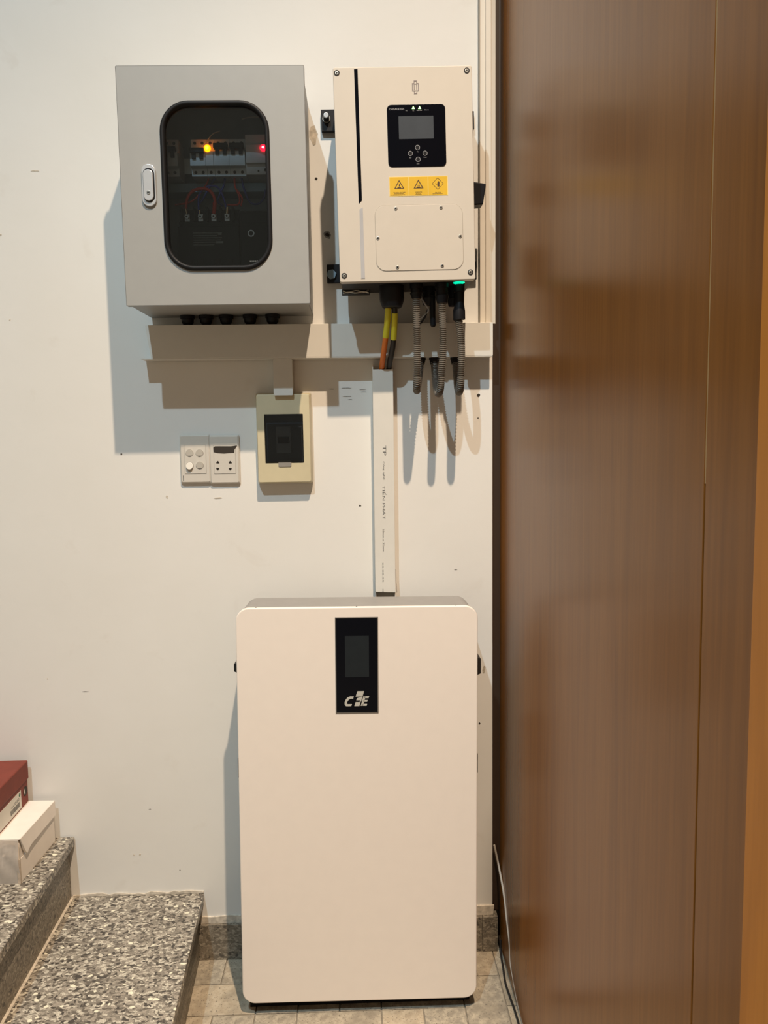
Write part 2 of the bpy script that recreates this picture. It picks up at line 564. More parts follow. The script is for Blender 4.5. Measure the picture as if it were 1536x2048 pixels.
# granite baseboard
bb = MB().box(-0.445, 0.270, -0.012, 0.0, 0.0, 0.0962).build('baseboard_back', M['darkshadedgranite'], bevel=0.0008)
tag(bb, 'dark speckled granite baseboard along the white wall', kind='structure')
MB().box(0.2715, 0.306, -0.012, 0.0, 0.0, 0.0958).build('stone_piece', M['darkshadedgranite'], bb, bevel=0.0008)
MB().box(0.3065, 0.3465, -0.0135, 0.10, 0.0, 0.0962).build('stone_piece', M['darkshadedgranite'], bb, bevel=0.0015)

# floor: bed + 10 cm and 20 cm pavers
fl = MB().box(-2.4, 2.6, -4.6, 0.3, -0.14, -0.004).build('floor', M['grout'])
tag(fl, 'stone paver floor in front of the battery', kind='structure')
PITCH_T = 0.0995; G = 0.0014
X0 = -0.3645; Y0 = -0.105; YP = 0.1075
taken = set()
def pav(i, j, ni, nj):
    for a in range(ni):
        for bb_ in range(nj):
            if (i + a, j + bb_) in taken: return
    for a in range(ni):
        for bb_ in range(nj):
            taken.add((i + a, j + bb_))
    key = (ni, nj)
    x0 = X0 + i * PITCH_T; y1 = Y0 + YP - j * YP
    w = ni * PITCH_T - 2 * G; d = nj * YP - 2 * G
    if key not in PMESH:
        o = MB().box(0, w, -d, 0, -0.012, 0.0).build('paver', M['paver'], fl, bevel=0.0012)
        o.location = (x0 + G, y1 - G, 0)
        PMESH[key] = o
    else:
        copy_part(PMESH[key], (x0 + G, y1 - G, rnd.uniform(-.0006, .0004)), fl)
PMESH = {}
# the pieces in view beside and in front of the battery
pav(-1, 1, 2, 1); pav(-1, 0, 1, 1); pav(0, 0, 2, 1)
pav(2, 2, 2, 1); pav(4, 2, 1, 1); pav(5, 2, 1, 1); pav(6, 1, 1, 2); pav(5, 0, 2, 1); pav(1, 2, 1, 1); pav(0, 2, 1, 1); pav(-1, 2, 1, 1)
for j in range(0, 9):
    for i in range(-1, 8):
        if (i, j) not in taken:
            k = (i // 2 + j // 2) % 2
            if k == 0 and (i + 1, j) not in taken and i + 1 < 8: pav(i, j, 2, 1)
            elif k == 1 and (i, j + 1) not in taken: pav(i, j, 1, 2)
            else: pav(i, j, 1, 1)

# granite stairs
st = thing('staircase', 'two speckled granite steps climbing to the left', 'stairs')
del st['category']; tag(st, kind='structure')
Z1, Z2 = 0.1795, 0.3423
def slab(quad, z0, z1, name, mat, bev=0.002):
    mb = MB()
    a = mb.add([(x, y, z0) for x, y in quad]); t = mb.add([(x, y, z1) for x, y in quad])
    mb.f.append(tuple(a)); mb.f.append(tuple(t)); mb.quadstrip(a, t)
    return mb.build(name, mat, st, bevel=bev)
YN = -1.25
def rx(y, xa=-0.4206, k=-0.0579): return xa + k * y
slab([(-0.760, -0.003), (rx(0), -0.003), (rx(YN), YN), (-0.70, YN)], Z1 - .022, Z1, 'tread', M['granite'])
slab([(-0.760, -0.003), (rx(0) - .016, -0.003), (rx(YN) - .016, YN), (-0.70, YN)], 0.0, Z1 - .022, 'riser', M['darkshadedgranite'])  # same stone as the tread; the darker material paints in its shade
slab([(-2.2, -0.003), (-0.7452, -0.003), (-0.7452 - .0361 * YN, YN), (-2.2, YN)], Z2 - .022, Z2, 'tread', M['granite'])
slab([(-2.2, -0.003), (-0.7600, -0.003), (-0.7600 - .0361 * YN, YN), (-2.2, YN)], Z1, Z2 - .022, 'riser', M['darkshadedgranite'])  # shade painted by the darker granite here too

slab([(-0.7600, -0.003), (-0.7535, -0.003), (-0.7535 - .0361 * YN, YN), (-0.7600 - .0361 * YN, YN)], Z1 - .001, Z1 + .0016, 'dusty_joint', M['dirt'], 0.0)
# downlights in the ceiling, above and behind the camera
def downlight(label, pos, col, watt, beam):
    t = thing('downlight', label, 'light', (pos[0], pos[1], CEIL_Z), group='recessed ceiling downlights')
    mb = MB(); n = 28
    prof = [(.036, -.0005), (.050, -.0005), (.052, -.004), (.040, -.012), (.034, -.010), (.034, -.002)]
    rings = [mb.add([(r * math.cos(2 * math.pi * k / n), r * math.sin(2 * math.pi * k / n), z) for k in range(n)]) for r, z in prof]
    for i in range(len(rings)):
        mb.quadstrip(rings[i], rings[(i + 1) % len(rings)])
    mb.build('trim_ring', M['pvc'], t)
    lm = MB(); d = lm.add([(.034 * math.cos(2 * math.pi * k / n), .034 * math.sin(2 * math.pi * k / n), -.003) for k in range(n)])
    lm.f.append(tuple(d)); lm.build('lens', emis('downlight_lens', col, 6.0), t, smooth=False)
    ld = bpy.data.lights.new('downlight_bulb', 'SPOT')
    ld.energy = watt; ld.color = col; ld.shadow_soft_size = 0.028
    ld.spot_size = math.radians(beam); ld.spot_blend = 1.0
    lo = bpy.data.objects.new('bulb', ld); COL.objects.link(lo); lo.parent = t
    lo.location = (0, 0, -.045)
downlight('warm white ceiling downlight near the wood wall', WARM_POS, WARM_COL, WARM_W, 110)
downlight('cool white ceiling downlight over the stairs side', COOL_POS, COOL_COL, COOL_W, 175)

# ------------------------------------------------------------------ grey distribution cabinet
cab = thing('distribution_cabinet', 'grey steel electrical cabinet with a dark window, on the wall above the switches', 'cabinet', (-0.5015, 0, 1.6452), (0, -0.0058, 0))
C = local(cab)
def cx(px, y=-.2, py=370): return C(px, py, y).x
def cz(py, y=-.2, px=430): return C(px, py, y).z
W_, H_ = .4, .5
mb = MB()
e = .004; tk = .0016
mb.box(e, W_ - e, -.003, -.0015, e, H_ - e)
mb.box(e, e + tk, -.183, -.0015, e, H_ - e); mb.box(W_ - e - tk, W_ - e, -.183, -.0015, e, H_ - e)
mb.box(e, W_ - e, -.183, -.0015, e, e + tk); mb.box(e, W_ - e, -.183, -.0015, H_ - e - tk, H_ - e)
body = mb.build('body', M['cabgrey'], cab)
# door with a rounded opening
gx0, gx1 = cx(324), cx(542); gz0, gz1 = cz(541, px=437), cz(201)
GR = .063
outer = rrect(0, W_, 0, H_, .0025, 8); inner = rrect(gx0 + .006, gx1 - .006, gz0 + .006, gz1 - .006, GR - .006, 8)
door = MB().ring(outer, inner, -.2, -.1985).build('door', M['cabgrey'], cab, bevel=0.0005)
mbd = MB()
mbd.ring(rrect(0, W_, 0, H_, .0025, 4), rrect(.0015, W_ - .0015, .0015, H_ - .0015, .002, 4), -.2, -.185)
mbd.build('door_rim', M['cabgrey'], door, bevel=0.0006)
# rubber gasket with a rounded section
mg = MB(); loops = []
for off, y in ((0, -.1995), (.0005, -.2030), (.0020, -.2050), (.0055, -.2058), (.0085, -.2050), (.0100, -.2020), (.0106, -.1940), (.0108, -.1840)):
    loops.append(mg.add([(p[0], y, p[1]) for p in rrect(gx0 + off, gx1 - off, gz0 + off, gz1 - off, GR - off, 10)]))
for a_, b_ in zip(loops, loops[1:]): mg.quadstrip(a_, b_)
mg.build('window_gasket', M['rubber'], door, angle=60)
MB().prism(rrect(gx0 + .0100, gx1 - .0100, gz0 + .0100, gz1 - .0100, GR - .0100, 10), -.1955, -.1935).build('window_pane', M['pane'], door, smooth=False)
# handle with lock
h0x, h1x, h0z, h1z = cx(284.5, py=372), cx(313, py=372), cz(414, px=300), cz(329, px=297)
xm = (h0x + h1x) / 2
hp = MB().prism(rrect(h0x, h1x, h0z, h1z, (h1x - h0x) / 2 - .0002, 10), -.2055, -.2).build('handle', M['chrome'], door, bevel=.0015)
MB().prism(rrect(xm - .0116, xm + .0126, h0z + .0090, h1z - .0095, .0118, 10), -.2060, -.2054).build('handle_recess', M['black'], hp, smooth=False)
MB().prism(rrect(xm - .0108, xm + .0104, h0z + .0105, h1z - .0130, .0102, 10), -.2105, -.2056).build('lever', M['chrome'], hp, bevel=.0018)
MB().prism(circ(xm, h0z + .0275, .0040), -.2118, -.2100).build('lock_barrel', M['steel'], hp, bevel=.0004)
MB().box(xm - .0026, xm + .0026, -.2122, -.2115, h0z + .0268, h0z + .0282).build('keyhole', M['black'], hp, smooth=False)
# inside: mounting plate, rail, breakers
MB().box(.02, .38, -.022, -.020, .02, .48).build('mounting_plate', M['cabinside'], cab)
YF = -.122
def bz(py): return C(430, py, YF).z
def bxx(px): return C(px, 320, YF).x
zt, zb = bz(273), bz(348)
MB().box(.03, .37, -.052, -.045, (zt + zb) / 2 - .0175, (zt + zb) / 2 + .0175).build('din_rail', M['steel'], cab)
def breaker(x0, x1, poles, ztog, lamp=None):
    n1, n2 = bz(300), bz(333)
    mb = MB()
    prof = [(-.050, zb), (YF + .016, zb), (YF + .016, n2), (YF, n2 + .002), (YF, n1 - .002), (YF + .016, n1), (YF + .016, zt), (-.050, zt)]
    a = mb.add([(x0, y, z) for y, z in prof]); b2 = mb.add([(x1, y, z) for y, z in prof])
    mb.f.append(tuple(a)); mb.f.append(tuple(b2)); mb.quadstrip(a, b2)
    br = mb.build('circuit_breaker', M['breaker'], cab, bevel=.0006)
    for p in poles:
        for zz in (bz(340), bz(281)):
            MB().prism(circ(p, zz, .0034, 12), YF + .0152, YF + .02).build('terminal_screw', M['holedark'], br, smooth=False)
    if ztog is not None and len(poles) == 2:
        mb = MB()
        mb.box(poles[0] - .0075, poles[1] + .0075, YF - .010, YF + .004, ztog - .001, ztog + .009)
        for p in poles:
            mb.box(p - .0042, p + .0042, YF - .004, YF + .003, ztog - .013, ztog)
        mb.build('toggle', M['black'], br, bevel=.0006)
    return br
breaker(bxx(380), bxx(411), [bxx(388), bxx(403)], bz(306))
lampb = breaker(bxx(411.3), bxx(426.7), [bxx(419)], None)
breaker(bxx(427), bxx(458), [bxx(435), bxx(450)], bz(297))
breaker(bxx(458.3), bxx(490), [bxx(466.5), bxx(482)], bz(297))
rl = breaker(bxx(326), bxx(355), [bxx(332), bxx(346)], bz(303))
mb = MB()
mb.box(bxx(491), bxx(536), -.119, -.05, bz(349), bz(268))
mb.box(bxx(492), bxx(535), -.126, -.118, bz(328), bz(290))
vr = mb.build('voltage_relay', M['relay'], cab, bevel=.0012)
MB().prism(circ(bxx(516), bz(342), .0022, 10), -.1196, -.118).build('terminal_screw', M['holedark'], vr, smooth=False)
MB().prism(circ(bxx(530), bz(340), .0032, 10), -.1196, -.118).build('terminal_screw', M['holedark'], vr, smooth=False)
def dome(name, x, y, z, r, mat, parent, squash=0.7):
    mb = MB(); n = 16; rings = []
    for k in range(5):
        a = math.radians(90 * k / 5)
        rings.append(mb.add([(x + r * math.cos(a) * math.cos(2 * math.pi * i / n), y - r * squash * math.sin(a), z + r * math.cos(a) * math.sin(2 * math.pi * i / n)) for i in range(n)]))
    for a_, b_ in zip(rings, rings[1:]): mb.quadstrip(a_, b_)
    t = mb.add([(x, y - r * squash, z)])[0]
    for i in range(n): mb.f.append((rings[-1][i], rings[-1][(i + 1) % n], t))
    return mb.build(name, mat, parent, angle=80)
q = C(414, 295.5, -.125); yl_ = dome('amber_indicator_lamp', q.x, -.122, q.z, .0080, M['yellowlamp'], cab)
dome('lamp_core', q.x, -.1245, q.z, .0050, M['ambercore'], yl_, .75)
q = C(526.3, 295, -.128); rl_ = dome('red_indicator_lamp', q.x, -.126, q.z, .0075, M['redlamp'], cab)
dome('lamp_core', q.x, -.1275, q.z, .0034, M['lampcore'], rl_, 1.5)
# grey wiring duct
MB().box(.06, .375, -.075, -.022, cz(384, -.075), cz(366, -.075)).build('wiring_duct', M['duct'], cab, bevel=.001)
# black changeover switch
YA = -.128
def az(py): return C(430, py, YA).z
def axx(px, py=470): return C(px, py, YA).x
aroot = MB()
aroot.prism([(axx(352), az(541)), (axx(478), az(541)), (axx(478), az(452)), (axx(357), az(452))], YA, -.03)
aroot.prism([(axx(357), az(452)), (axx(478), az(452)), (axx(478), az(440)), (axx(357), az(440))], YA + .012, -.03)
aroot.prism([(axx(357), az(440)), (axx(478), az(440)), (axx(478), az(414)), (axx(357), az(414))], YA + .020, -.03)
ats = aroot.build('changeover_switch', M['ats'], cab, bevel=.0012)
MB().box(axx(479), axx(541), YA + .004, -.03, az(541), az(421)).build('drive_box', M['ats'], ats, bevel=.0012)
MB().box(axx(482), axx(538), YA + .0025, YA + .005, az(446), az(426)).build('drive_lid', M['ats'], ats, bevel=.0006)
o_ = circ(axx(502), az(467), .0076, 24); i_ = circ(axx(502), az(467), .0052, 24)
MB().ring(o_, i_, YA + .001, YA + .005).build('dial_ring', M['chrome'], ats)
for k, px in enumerate((361, 387, 413, 440, 465)):
    MB().box(axx(px, 428) - .0025, axx(px, 428) + .0025, YA + .004, -.06, az(441), az(412)).build('barrier', M['ats'], ats, bevel=.0006)
bolts = []
for px, py in ((373.5, 433.5), (400.5, 433), (427, 432.5), (453.5, 432)):
    p = C(px, py, YA + .012)
    mb = MB(); mb.box(p.x - .0058, p.x + .0058, YA + .016, YA + .020, p.z - .010, p.z + .007)
    lug = mb.build('terminal', M['chrome'], ats, bevel=.0008)
    MB().prism(circ(p.x, p.z, .0052, 18), YA + .010, YA + .017).build('bolt', M['chrome'], lug, bevel=.0008)
    MB().prism(circ(p.x, p.z, .0024, 12), YA + .0096, YA + .0102).build('bolt_socket', M['black'], lug, smooth=False)
    bolts.append(p)
for k, (yy, x0_, x1_) in enumerate(((466, 386, 444), (471, 386, 434), (475.5, 386, 444), (480, 386, 442), (484.5, 386, 430), (489.5, 386, 428))):
    MB().box(axx(x0_), axx(x1_), YA - .0004, YA + .0006, az(yy + .7), az(yy - .7)).build('rating_print', M['atsprint'], ats, smooth=False)
MB().box(axx(436), axx(443), YA - .0004, YA + .0006, az(470), az(467)).build('rating_print', M['atsprint'], ats, smooth=False)
MB().box(axx(431), axx(446), YA - .0004, YA + .0006, az(486.5), az(482.5)).build('rating_print', M['atsprint'], ats, smooth=False)
for px in (381, 402, 436, 461):
    p = C(px, 524, YA); MB().box(p.x - .006, p.x + .006, YA - .002, YA + .01, p.z - .008, p.z + .006).build('lower_terminal', M['charcoal'], ats, bevel=.001)
p = C(508, 522, -.1957); mb = MB()
for k in range(5):
    mb.box(p.x - .009 + k * .0038, p.x - .0066 + k * .0038, -.1959, -.1955, p.z - .0011, p.z + .0011)
mb.build('window_print', M['atsprint'], door, smooth=False)
# wiring
def wire(name, pts, r, mat, parent=cab, n=8):
    return MB().tube(spline(pts, 8), r, n).build(name, mat, parent, angle=80)
def cp(px, py, y): return C(px, py, y)
wire('red_wire', [cp(373.5, 428, -.113), cp(372, 412, -.120), cp(376, 394, -.125), cp(386, 382, -.127), cp(402, 377.5, -.127), cp(417, 380, -.127), cp(427, 391, -.125), cp(430, 408, -.120), cp(427.5, 428, -.113)], .0034, M['redwire'])
wire('red_sleeve', [cp(429.6, 405, -.121), cp(429, 416, -.118), cp(427.8, 426, -.114)], .0046, M['redwire'])
wire('blue_wire', [cp(398, 428, -.113), cp(397, 405, -.118), cp(399, 388, -.122), cp(410, 376, -.126), cp(425, 371.5, -.126), cp(438, 377, -.125), cp(446, 393, -.121), cp(452, 414, -.116), cp(453, 428, -.113)], .0022, M['bluewire'])
wire('crimp', [cp(371.5, 417, -.119), cp(373.5, 428, -.114)], .0032, M['brass'])
wire('crimp', [cp(455, 414, -.116), cp(454, 428, -.113)], .0044, M['brass'])
wire('crimp', [cp(399, 420, -.116), cp(400, 428, -.113)], .0034, M['brass'])
wire('red_wire', [cp(469, 348, -.095), cp(470, 372, -.088), cp(479, 395, -.09), cp(476, 409, -.10), cp(455, 410, -.10)], .0022, M['redwire'])
wire('red_wire', [cp(474, 380, -.085), cp(484, 396, -.09), cp(482, 412, -.10)], .002, M['redwire'])
wire('blue_wire', [cp(482, 348, -.095), cp(488, 378, -.088), cp(500, 404, -.09), cp(515, 408, -.09), cp(527, 398, -.09), cp(531, 380, -.088)], .0024, M['darkblue'])
wire('blue_wire', [cp(450, 348, -.095), cp(448, 370, -.088), cp(436, 400, -.095), cp(446, 412, -.10)], .0026, M['darkblue'])
wire('blue_wire', [cp(435, 348, -.095), cp(420, 372, -.085), cp(405, 400, -.095), cp(395, 412, -.10)], .0026, M['darkblue'])
wire('red_wire', [cp(419, 348, -.095), cp(412, 370, -.085), cp(385, 402, -.095), cp(350, 410, -.09)], .0022, M['redwire'])
wire('white_wire', [cp(440, 262, -.10), cp(425, 268, -.11), cp(412, 284, -.115)], .0012, M['whitecord'])
wire('white_wire', [cp(484, 238, -.09), cp(502, 234, -.09), cp(520, 234, -.09)], .0013, M['whitecord'])
# cable glands under the cabinet
for px in (375, 412, 452, 500, 545):
    p = C(px, 634, -.030)
    g = MB(); g.tube([(p.x, -.030, .006), (p.x, -.030, -.004), (p.x, -.030, -.0045), (p.x, -.030, -.013), (p.x, -.030, -.0185)], [.0175, .0175, .0150, .0140, .0095], 14)
    g.build('cable_gland', M['black'], cab)

# ------------------------------------------------------------------ inverter
inv = thing('hybrid_inverter', 'cream wall inverter with a small black display, beside the grey cabinet', 'inverter', (-0.0358, 0, 1.6951), (0, -0.0170, 0))
I = local(inv)
IW, IH, ID = .3012, .4540, -.185
def ip(px, py, y=ID): return I(px, py, y)
cov = MB().prism(rrect(0, IW, 0, IH, .004, 4), ID, ID + .020).build('front_cover', M['cream'], inv, bevel=.0018)
MB().prism(rrect(.0025, IW - .0025, .0006, IH - .003, .004, 4), ID + .020, -.046).build('housing', M['charcoal'], inv, bevel=.002)
mb = MB()
for k in range(22):
    x = .02 + k * .0124
    mb.box(x, x + .003, -.046, -.022, .02, IH - .02)
mb.build('heat_sink', M['charcoal'], inv)
MB().box(.01, IW - .01, -.022, -.0015, .06, IH - .05).build('wall_bracket', M['blackmat'], inv, bevel=.001)
# wide ears at the sides with fixing bolts
def earbox(px0, py0, px1, py1, bolt=None):
    a = ip(px0, py0, -.014); b2 = ip(px1, py1, -.014)
    mb = MB(); mb.box(a.x, b2.x, -.014, -.0015, b2.z, a.z)
    e_ = mb.build('mounting_ear', M['blackmat'], inv, bevel=.0012)
    if bolt:
        p = ip(bolt[0], bolt[1], -.020)
        if bolt[2]:
            MB().prism(circ(p.x, p.z, .0095, 20), -.0165, -.014).build('washer', M['steel'], e_, bevel=.0005)
            MB().prism(circ(p.x, p.z, .0075, 20), -.026, -.016).build('bolt', M['charcoal'], e_, bevel=.001)
            MB().prism(circ(p.x, p.z + .002, .0062, 20), -.033, -.026).build('bolt_head', M['chrome'], e_, bevel=.0012)
        else:
            MB().prism([(p.x + .0120 * math.cos(math.radians(60 * k + 10)), p.z + .0120 * math.sin(math.radians(60 * k + 10))) for k in range(6)], -.019, -.014).build('bolt_head', M['duct'], e_, bevel=.0008)
    return e_
earbox(641.5, 219, 671, 262, (652.5, 236, True))
earbox(653, 529, 684, 565, (663, 548, False))
earbox(930, 222, 948.5, 258)
earbox(938, 523, 953.5, 558)
# black and grey vertical stripes
def poly(px, y0, y1, name, mat, parent, **kw):
    pts = [(ip(a, b2).x, ip(a, b2).z) for a, b2 in px]
    return MB().prism(pts, y0, y1).build(name, mat, parent, **kw)
poly([(717.5, 408), (724, 401), (715, 138), (708, 138.5)], ID - .0006, ID + .001, 'black_stripe', M['panelblk'], cov, smooth=False)
poly([(722.5, 557.5), (730, 557), (725.5, 415), (719, 419)], ID - .0006, ID + .001, 'grey_stripe', M['greystripe'], cov, smooth=False)
# corner screws
for px, py in ((673.5, 146), (933.5, 141), (688.5, 551.5), (941, 544.5)):
    p = ip(px, py)
    s_ = MB().ring(circ(p.x, p.z, .0062, 18), circ(p.x, p.z, .0042, 18), ID - .0010, ID + .001).build('corner_screw', M['charcoal'], cov, bevel=.0004)
    MB().prism(circ(p.x, p.z, .0040, 18), ID - .0008, ID + .001).build('screw_head', M['steel'], s_, bevel=.0006)
    MB().prism(circ(p.x, p.z, .0016, 6), ID - .0013, ID - .0007).build('hex_socket', M['black'], s_, smooth=False)
# access cover
a = ip(750, 541); b2 = ip(926, 409.5)
ax0, ax1, az0, az1 = ip(750.5, 475).x, ip(926.5, 475).x, ip(838, 541.5).z, ip(838, 409).z
acc = MB().prism(rrect(ax0, ax1, az0, az1, .0225, 10), ID - .0004, ID + .001).build('access_cover', M['creamedge'], cov, smooth=False)
MB().prism(rrect(ax0 + .0011, ax1 - .0011, az0 + .0011, az1 - .0011, .0215, 10), ID - .0012, ID + .0005).build('cover_plate', M['cream'], acc, bevel=.0005)
for px, py in ((791.5, 417.5), (882, 415.5), (756, 477), (920.5, 473), (795, 535), (884.5, 532)):
    p = ip(px, py)
    s_ = MB().prism(circ(p.x, p.z, .0037, 16), ID - .0024, ID - .001).build('cover_screw', M['steel'], acc, bevel=.0005)
    MB().prism(circ(p.x, p.z, .0018, 6), ID - .0028, ID - .0022).build('hex_socket', M['black'], s_, smooth=False)
# display
dx0, dx1, dz0, dz1 = ip(775, 270).x, ip(891.5, 270).x, ip(834, 333.5).z, ip(834, 209.5).z
dsp = MB().prism(rrect(dx0, dx1, dz0, dz1, .0095, 8), ID - .0016, ID + .001).build('display_panel', M['panelblk'], cov, bevel=.0005)
YD = ID - .0016
s0 = ip(798, 279); s1 = ip(866.5, 232)
MB().prism(rrect(s0.x, s1.x, s0.z, s1.z, .0008, 2), YD - .0003, YD + .0004).build('screen', M['lcd'], dsp, smooth=False)
def dtext(s, size, px, py, width=None, mat='print'):
    p = ip(px, py); return text('lettering', s, size, p.x, YD - .0004, p.z, M[mat], dsp, width=width)
dtext('CHISAGE ESS', .0052, 793, 219, .0330)
for s, px, py, w in (('DC', 813, 222, .004), ('AC', 826.5, 222, .0035), ('Normal', 838.5, 221.5, .0110), ('Alarm', 853, 220.5, .0095), ('Up', 835.5, 304, .0032), ('Esc', 820.5, 316, .0042), ('Enter', 850.5, 315, .0070), ('Down', 836, 328, .0058)):
    dtext(s, .0030, px, py, w)
for px in (826.5, 839):
    p = ip(px, 216.5)
    MB().prism([(p.x - .0032, p.z - .0022), (p.x + .0032, p.z - .0022), (p.x, p.z + .0040)], YD - .0006, YD + .0002).build('led', M['greenled'], dsp, smooth=False)
for px, py in ((835, 295.5), (820.5, 307.5), (850, 307), (836, 319.5)):
    p = ip(px, py)
    b_ = MB().ring(circ(p.x, p.z, .0052, 22), circ(p.x, p.z, .0044, 22), YD - .0005, YD + .0003).build('button', M['print'], dsp, smooth=False)
    MB().prism(circ(p.x, p.z, .0042, 22), YD - .0010, YD + .0003).build('button_cap', M['black'], b_, bevel=.0003)
# maker's emblem: two interlocked square links
def frame(mb, x0, x1, z0, z1, t, y0, y1):
    mb.box(x0, x0 + t, y0, y1, z0, z1); mb.box(x1 - t, x1, y0, y1, z0, z1)
    mb.box(x0 + t, x1 - t, y0, y1, z0, z0 + t); mb.box(x0 + t, x1 - t, y0, y1, z1 - t, z1)
p = ip(830.8, 174.5); t_ = .0016
mb = MB(); y0, y1 = ID - .0005, ID + .001
zc = p.z; xc = p.x
mb.box(xc - .0073, xc - .0057, y0, y1, zc - .0085, zc + .0085); mb.box(xc + .0057, xc + .0073, y0, y1, zc - .0085, zc + .0085)
mb.box(xc - .0057, xc + .0012, y0, y1, zc - .0085, zc - .0069); mb.box(xc + .0035, xc + .0057, y0, y1, zc - .0085, zc - .0069)
mb.box(xc + .0035, xc + .0057, y0, y1, zc + .0069, zc + .0085); mb.box(xc - .0057, xc - .0035, y0, y1, zc + .0069, zc + .0085)
mb.box(xc - .0035, xc - .0019, y0, y1, zc - .0055, zc + .0140); mb.box(xc + .0019, xc + .0035, y0, y1, zc - .0140, zc + .0140)
mb.box(xc - .0019, xc + .0019, y0, y1, zc + .0124, zc + .0140); mb.box(xc - .0019, xc + .0019, y0, y1, zc - .0140, zc - .0124); mb.box(xc - .0035, xc - .0019, y0, y1, zc - .0140, zc - .0092)
mb.box(xc - .0019, xc + .0019, y0, y1, zc + .0062, zc + .0074)
mb.build('emblem', M['logo'], cov, smooth=False)
# warning label
w0 = ip(779, 393); w1 = ip(895, 351.5)
wl = MB().prism([(w0.x, w0.z), (w1.x + .0006, w0.z), (w1.x + .0006, w1.z), (w0.x, w1.z)], ID - .0004, ID + .001).build('warning_label', M['yelborder'], cov, smooth=False)
cw = (w1.x - w0.x - .0032) / 3
for k in range(3):
    x0 = w0.x + .0012 + k * (cw + .0006); x1 = x0 + cw - .0005; xm = (x0 + x1) / 2
    z0, z1 = w0.z + .0014, w1.z - .0012; zm = (z0 + z1) / 2
    cell = MB().box(x0, x1, ID - .0007, ID, z0, z1).build('warning_cell', M['yellow'], wl, smooth=False)
    yy = ID - .0010; y2 = ID - .0005
    mb = MB()
    if k < 2:
        def tri(s_, cz_): return [(xm - s_, cz_ - s_ * .60), (xm + s_, cz_ - s_ * .60), (xm, cz_ + s_ * 1.15)]
        mb.ring(tri(.0108, zm + .0015), tri(.0082, zm + .0012), yy, y2)
        if k == 0:
            mb.prism([(xm - .0008, zm + .0008), (xm + .0022, zm + .0012), (xm + .0008, zm + .0050), (xm - .0004, zm + .0050)], yy, y2)
            mb.prism([(xm - .0010, zm - .0018), (xm + .0014, zm + .0010), (xm - .0002, zm + .0010)], yy, y2)
            mb.box(xm - .0038, xm + .0038, yy, y2, zm - .0034, zm - .0020)
        else:
            for d in (-.0024, 0, .0024):
                mb.box(xm + d - .0005, xm + d + .0005, yy, y2, zm - .0014, zm + .0026)
            mb.box(xm - .0040, xm + .0040, yy, y2, zm - .0034, zm - .0022)
    else:
        def dia(s_): return [(xm, zm + .0042 - s_), (xm + s_, zm + .0042), (xm, zm + .0042 + s_), (xm - s_, zm + .0042)]
        mb.ring(dia(.0128), dia(.0119), yy, y2)
        mb.prism(rrect(xm - .0010, xm + .0036, zm - .0018, zm + .0030, .0008, 2), yy, y2)
        mb.prism([(xm - .0012, zm + .0034), (xm + .0037, zm + .0034), (xm + .0037, zm + .0072), (xm + .0022, zm + .0098), (xm + .0006, zm + .0086), (xm - .0008, zm + .0064)], yy, y2)
        mb.prism([(xm - .0050, zm + .0058), (xm - .0042, zm + .0030), (xm - .0010, zm + .0030), (xm - .0010, zm + .0038), (xm - .0036, zm + .0038), (xm - .0042, zm + .0060)], yy, y2)
    mb.build('pictogram', M['warnblk'], cell, smooth=False)
    head = ('DC HIGH VOLTAGE', 'WARNING', 'CAUTION')[k]
    text('lettering', head, .0030, xm, yy, z0 + (.0066 if k < 2 else .0050), M['warnblk'], cell, width=(.026, .0145, .0130)[k])
    mb = MB()
    for zz, hw in (((.0040, .0105), (.0018, .0135)), ((.0040, .0062), (.0018, .0066)), ((.0022, .0115),))[k]:
        n = int(hw * 2 / .0022)
        for q in range(n):
            mb.box(xm - hw + q * .0022, xm - hw + q * .0022 + .0014, yy, y2, z0 + zz - .0005, z0 + zz + .0005)
    mb.build('fine_print', M['warnblk'], cell, smooth=False)
# rotary disconnect on the right side
p = ip(949, 388, -.10)
pa, pb = ip(949, 411, -.11), ip(949, 368, -.11)
mb = MB()
zc = (pa.z + pb.z) / 2
mb.tube([(IW - .006, -.10, zc), (IW + .004, -.10, zc)], .016, 20)
knob_prof = [(IW + .003, -.120, -.0255), (IW + .003, -.082, -.0255), (IW + .0305, -.085, -.0235), (IW + .0305, -.117, -.0235), (IW + .003, -.120, .0275), (IW + .003, -.082, .0275), (IW + .0385, -.085, .0225), (IW + .0385, -.117, .0225)]
k8 = mb.add([(x, y, zc + z) for x, y, z in knob_prof])
for q in ((0, 1, 2, 3), (4, 7, 6, 5), (0, 4, 5, 1), (1, 5, 6, 2), (2, 6, 7, 3), (3, 7, 4, 0)): mb.f.append(tuple(k8[i] for i in q))
mb.build('rotary_switch', M['black'], inv, bevel=.003, seg=3)
# underside fittings
pz = 0.003
def up(px, y): return ip(px, 575, y).x
# chrome lifting latch at the left of the underside
lx0, lx1 = up(686, -.075), up(737, -.075)
lm = MB(); lm.box(lx0 - .003, lx1 + .003, -.085, -.055, -.0065, .003)
lb = lm.build('latch_plate', M['charcoal'], inv, bevel=.001)
MB().tube(spline([(lx0, -.088, .000), (lx0 + .010, -.0885, -.004), ((lx0 + lx1) / 2, -.089, -.0005), (lx1 - .010, -.0885, -.004), (lx1, -.088, .001)], 6), .0019, 8).build('latch_wire', M['steel'], lb)
MB().tube(spline([(lx0, -.088, -.006), (lx0 + .012, -.0885, -.003), ((lx0 + lx1) / 2, -.089, -.0055), (lx1 - .012, -.0885, -.003), (lx1, -.088, -.006)], 6), .0019, 8).build('latch_wire', M['steel'], lb)
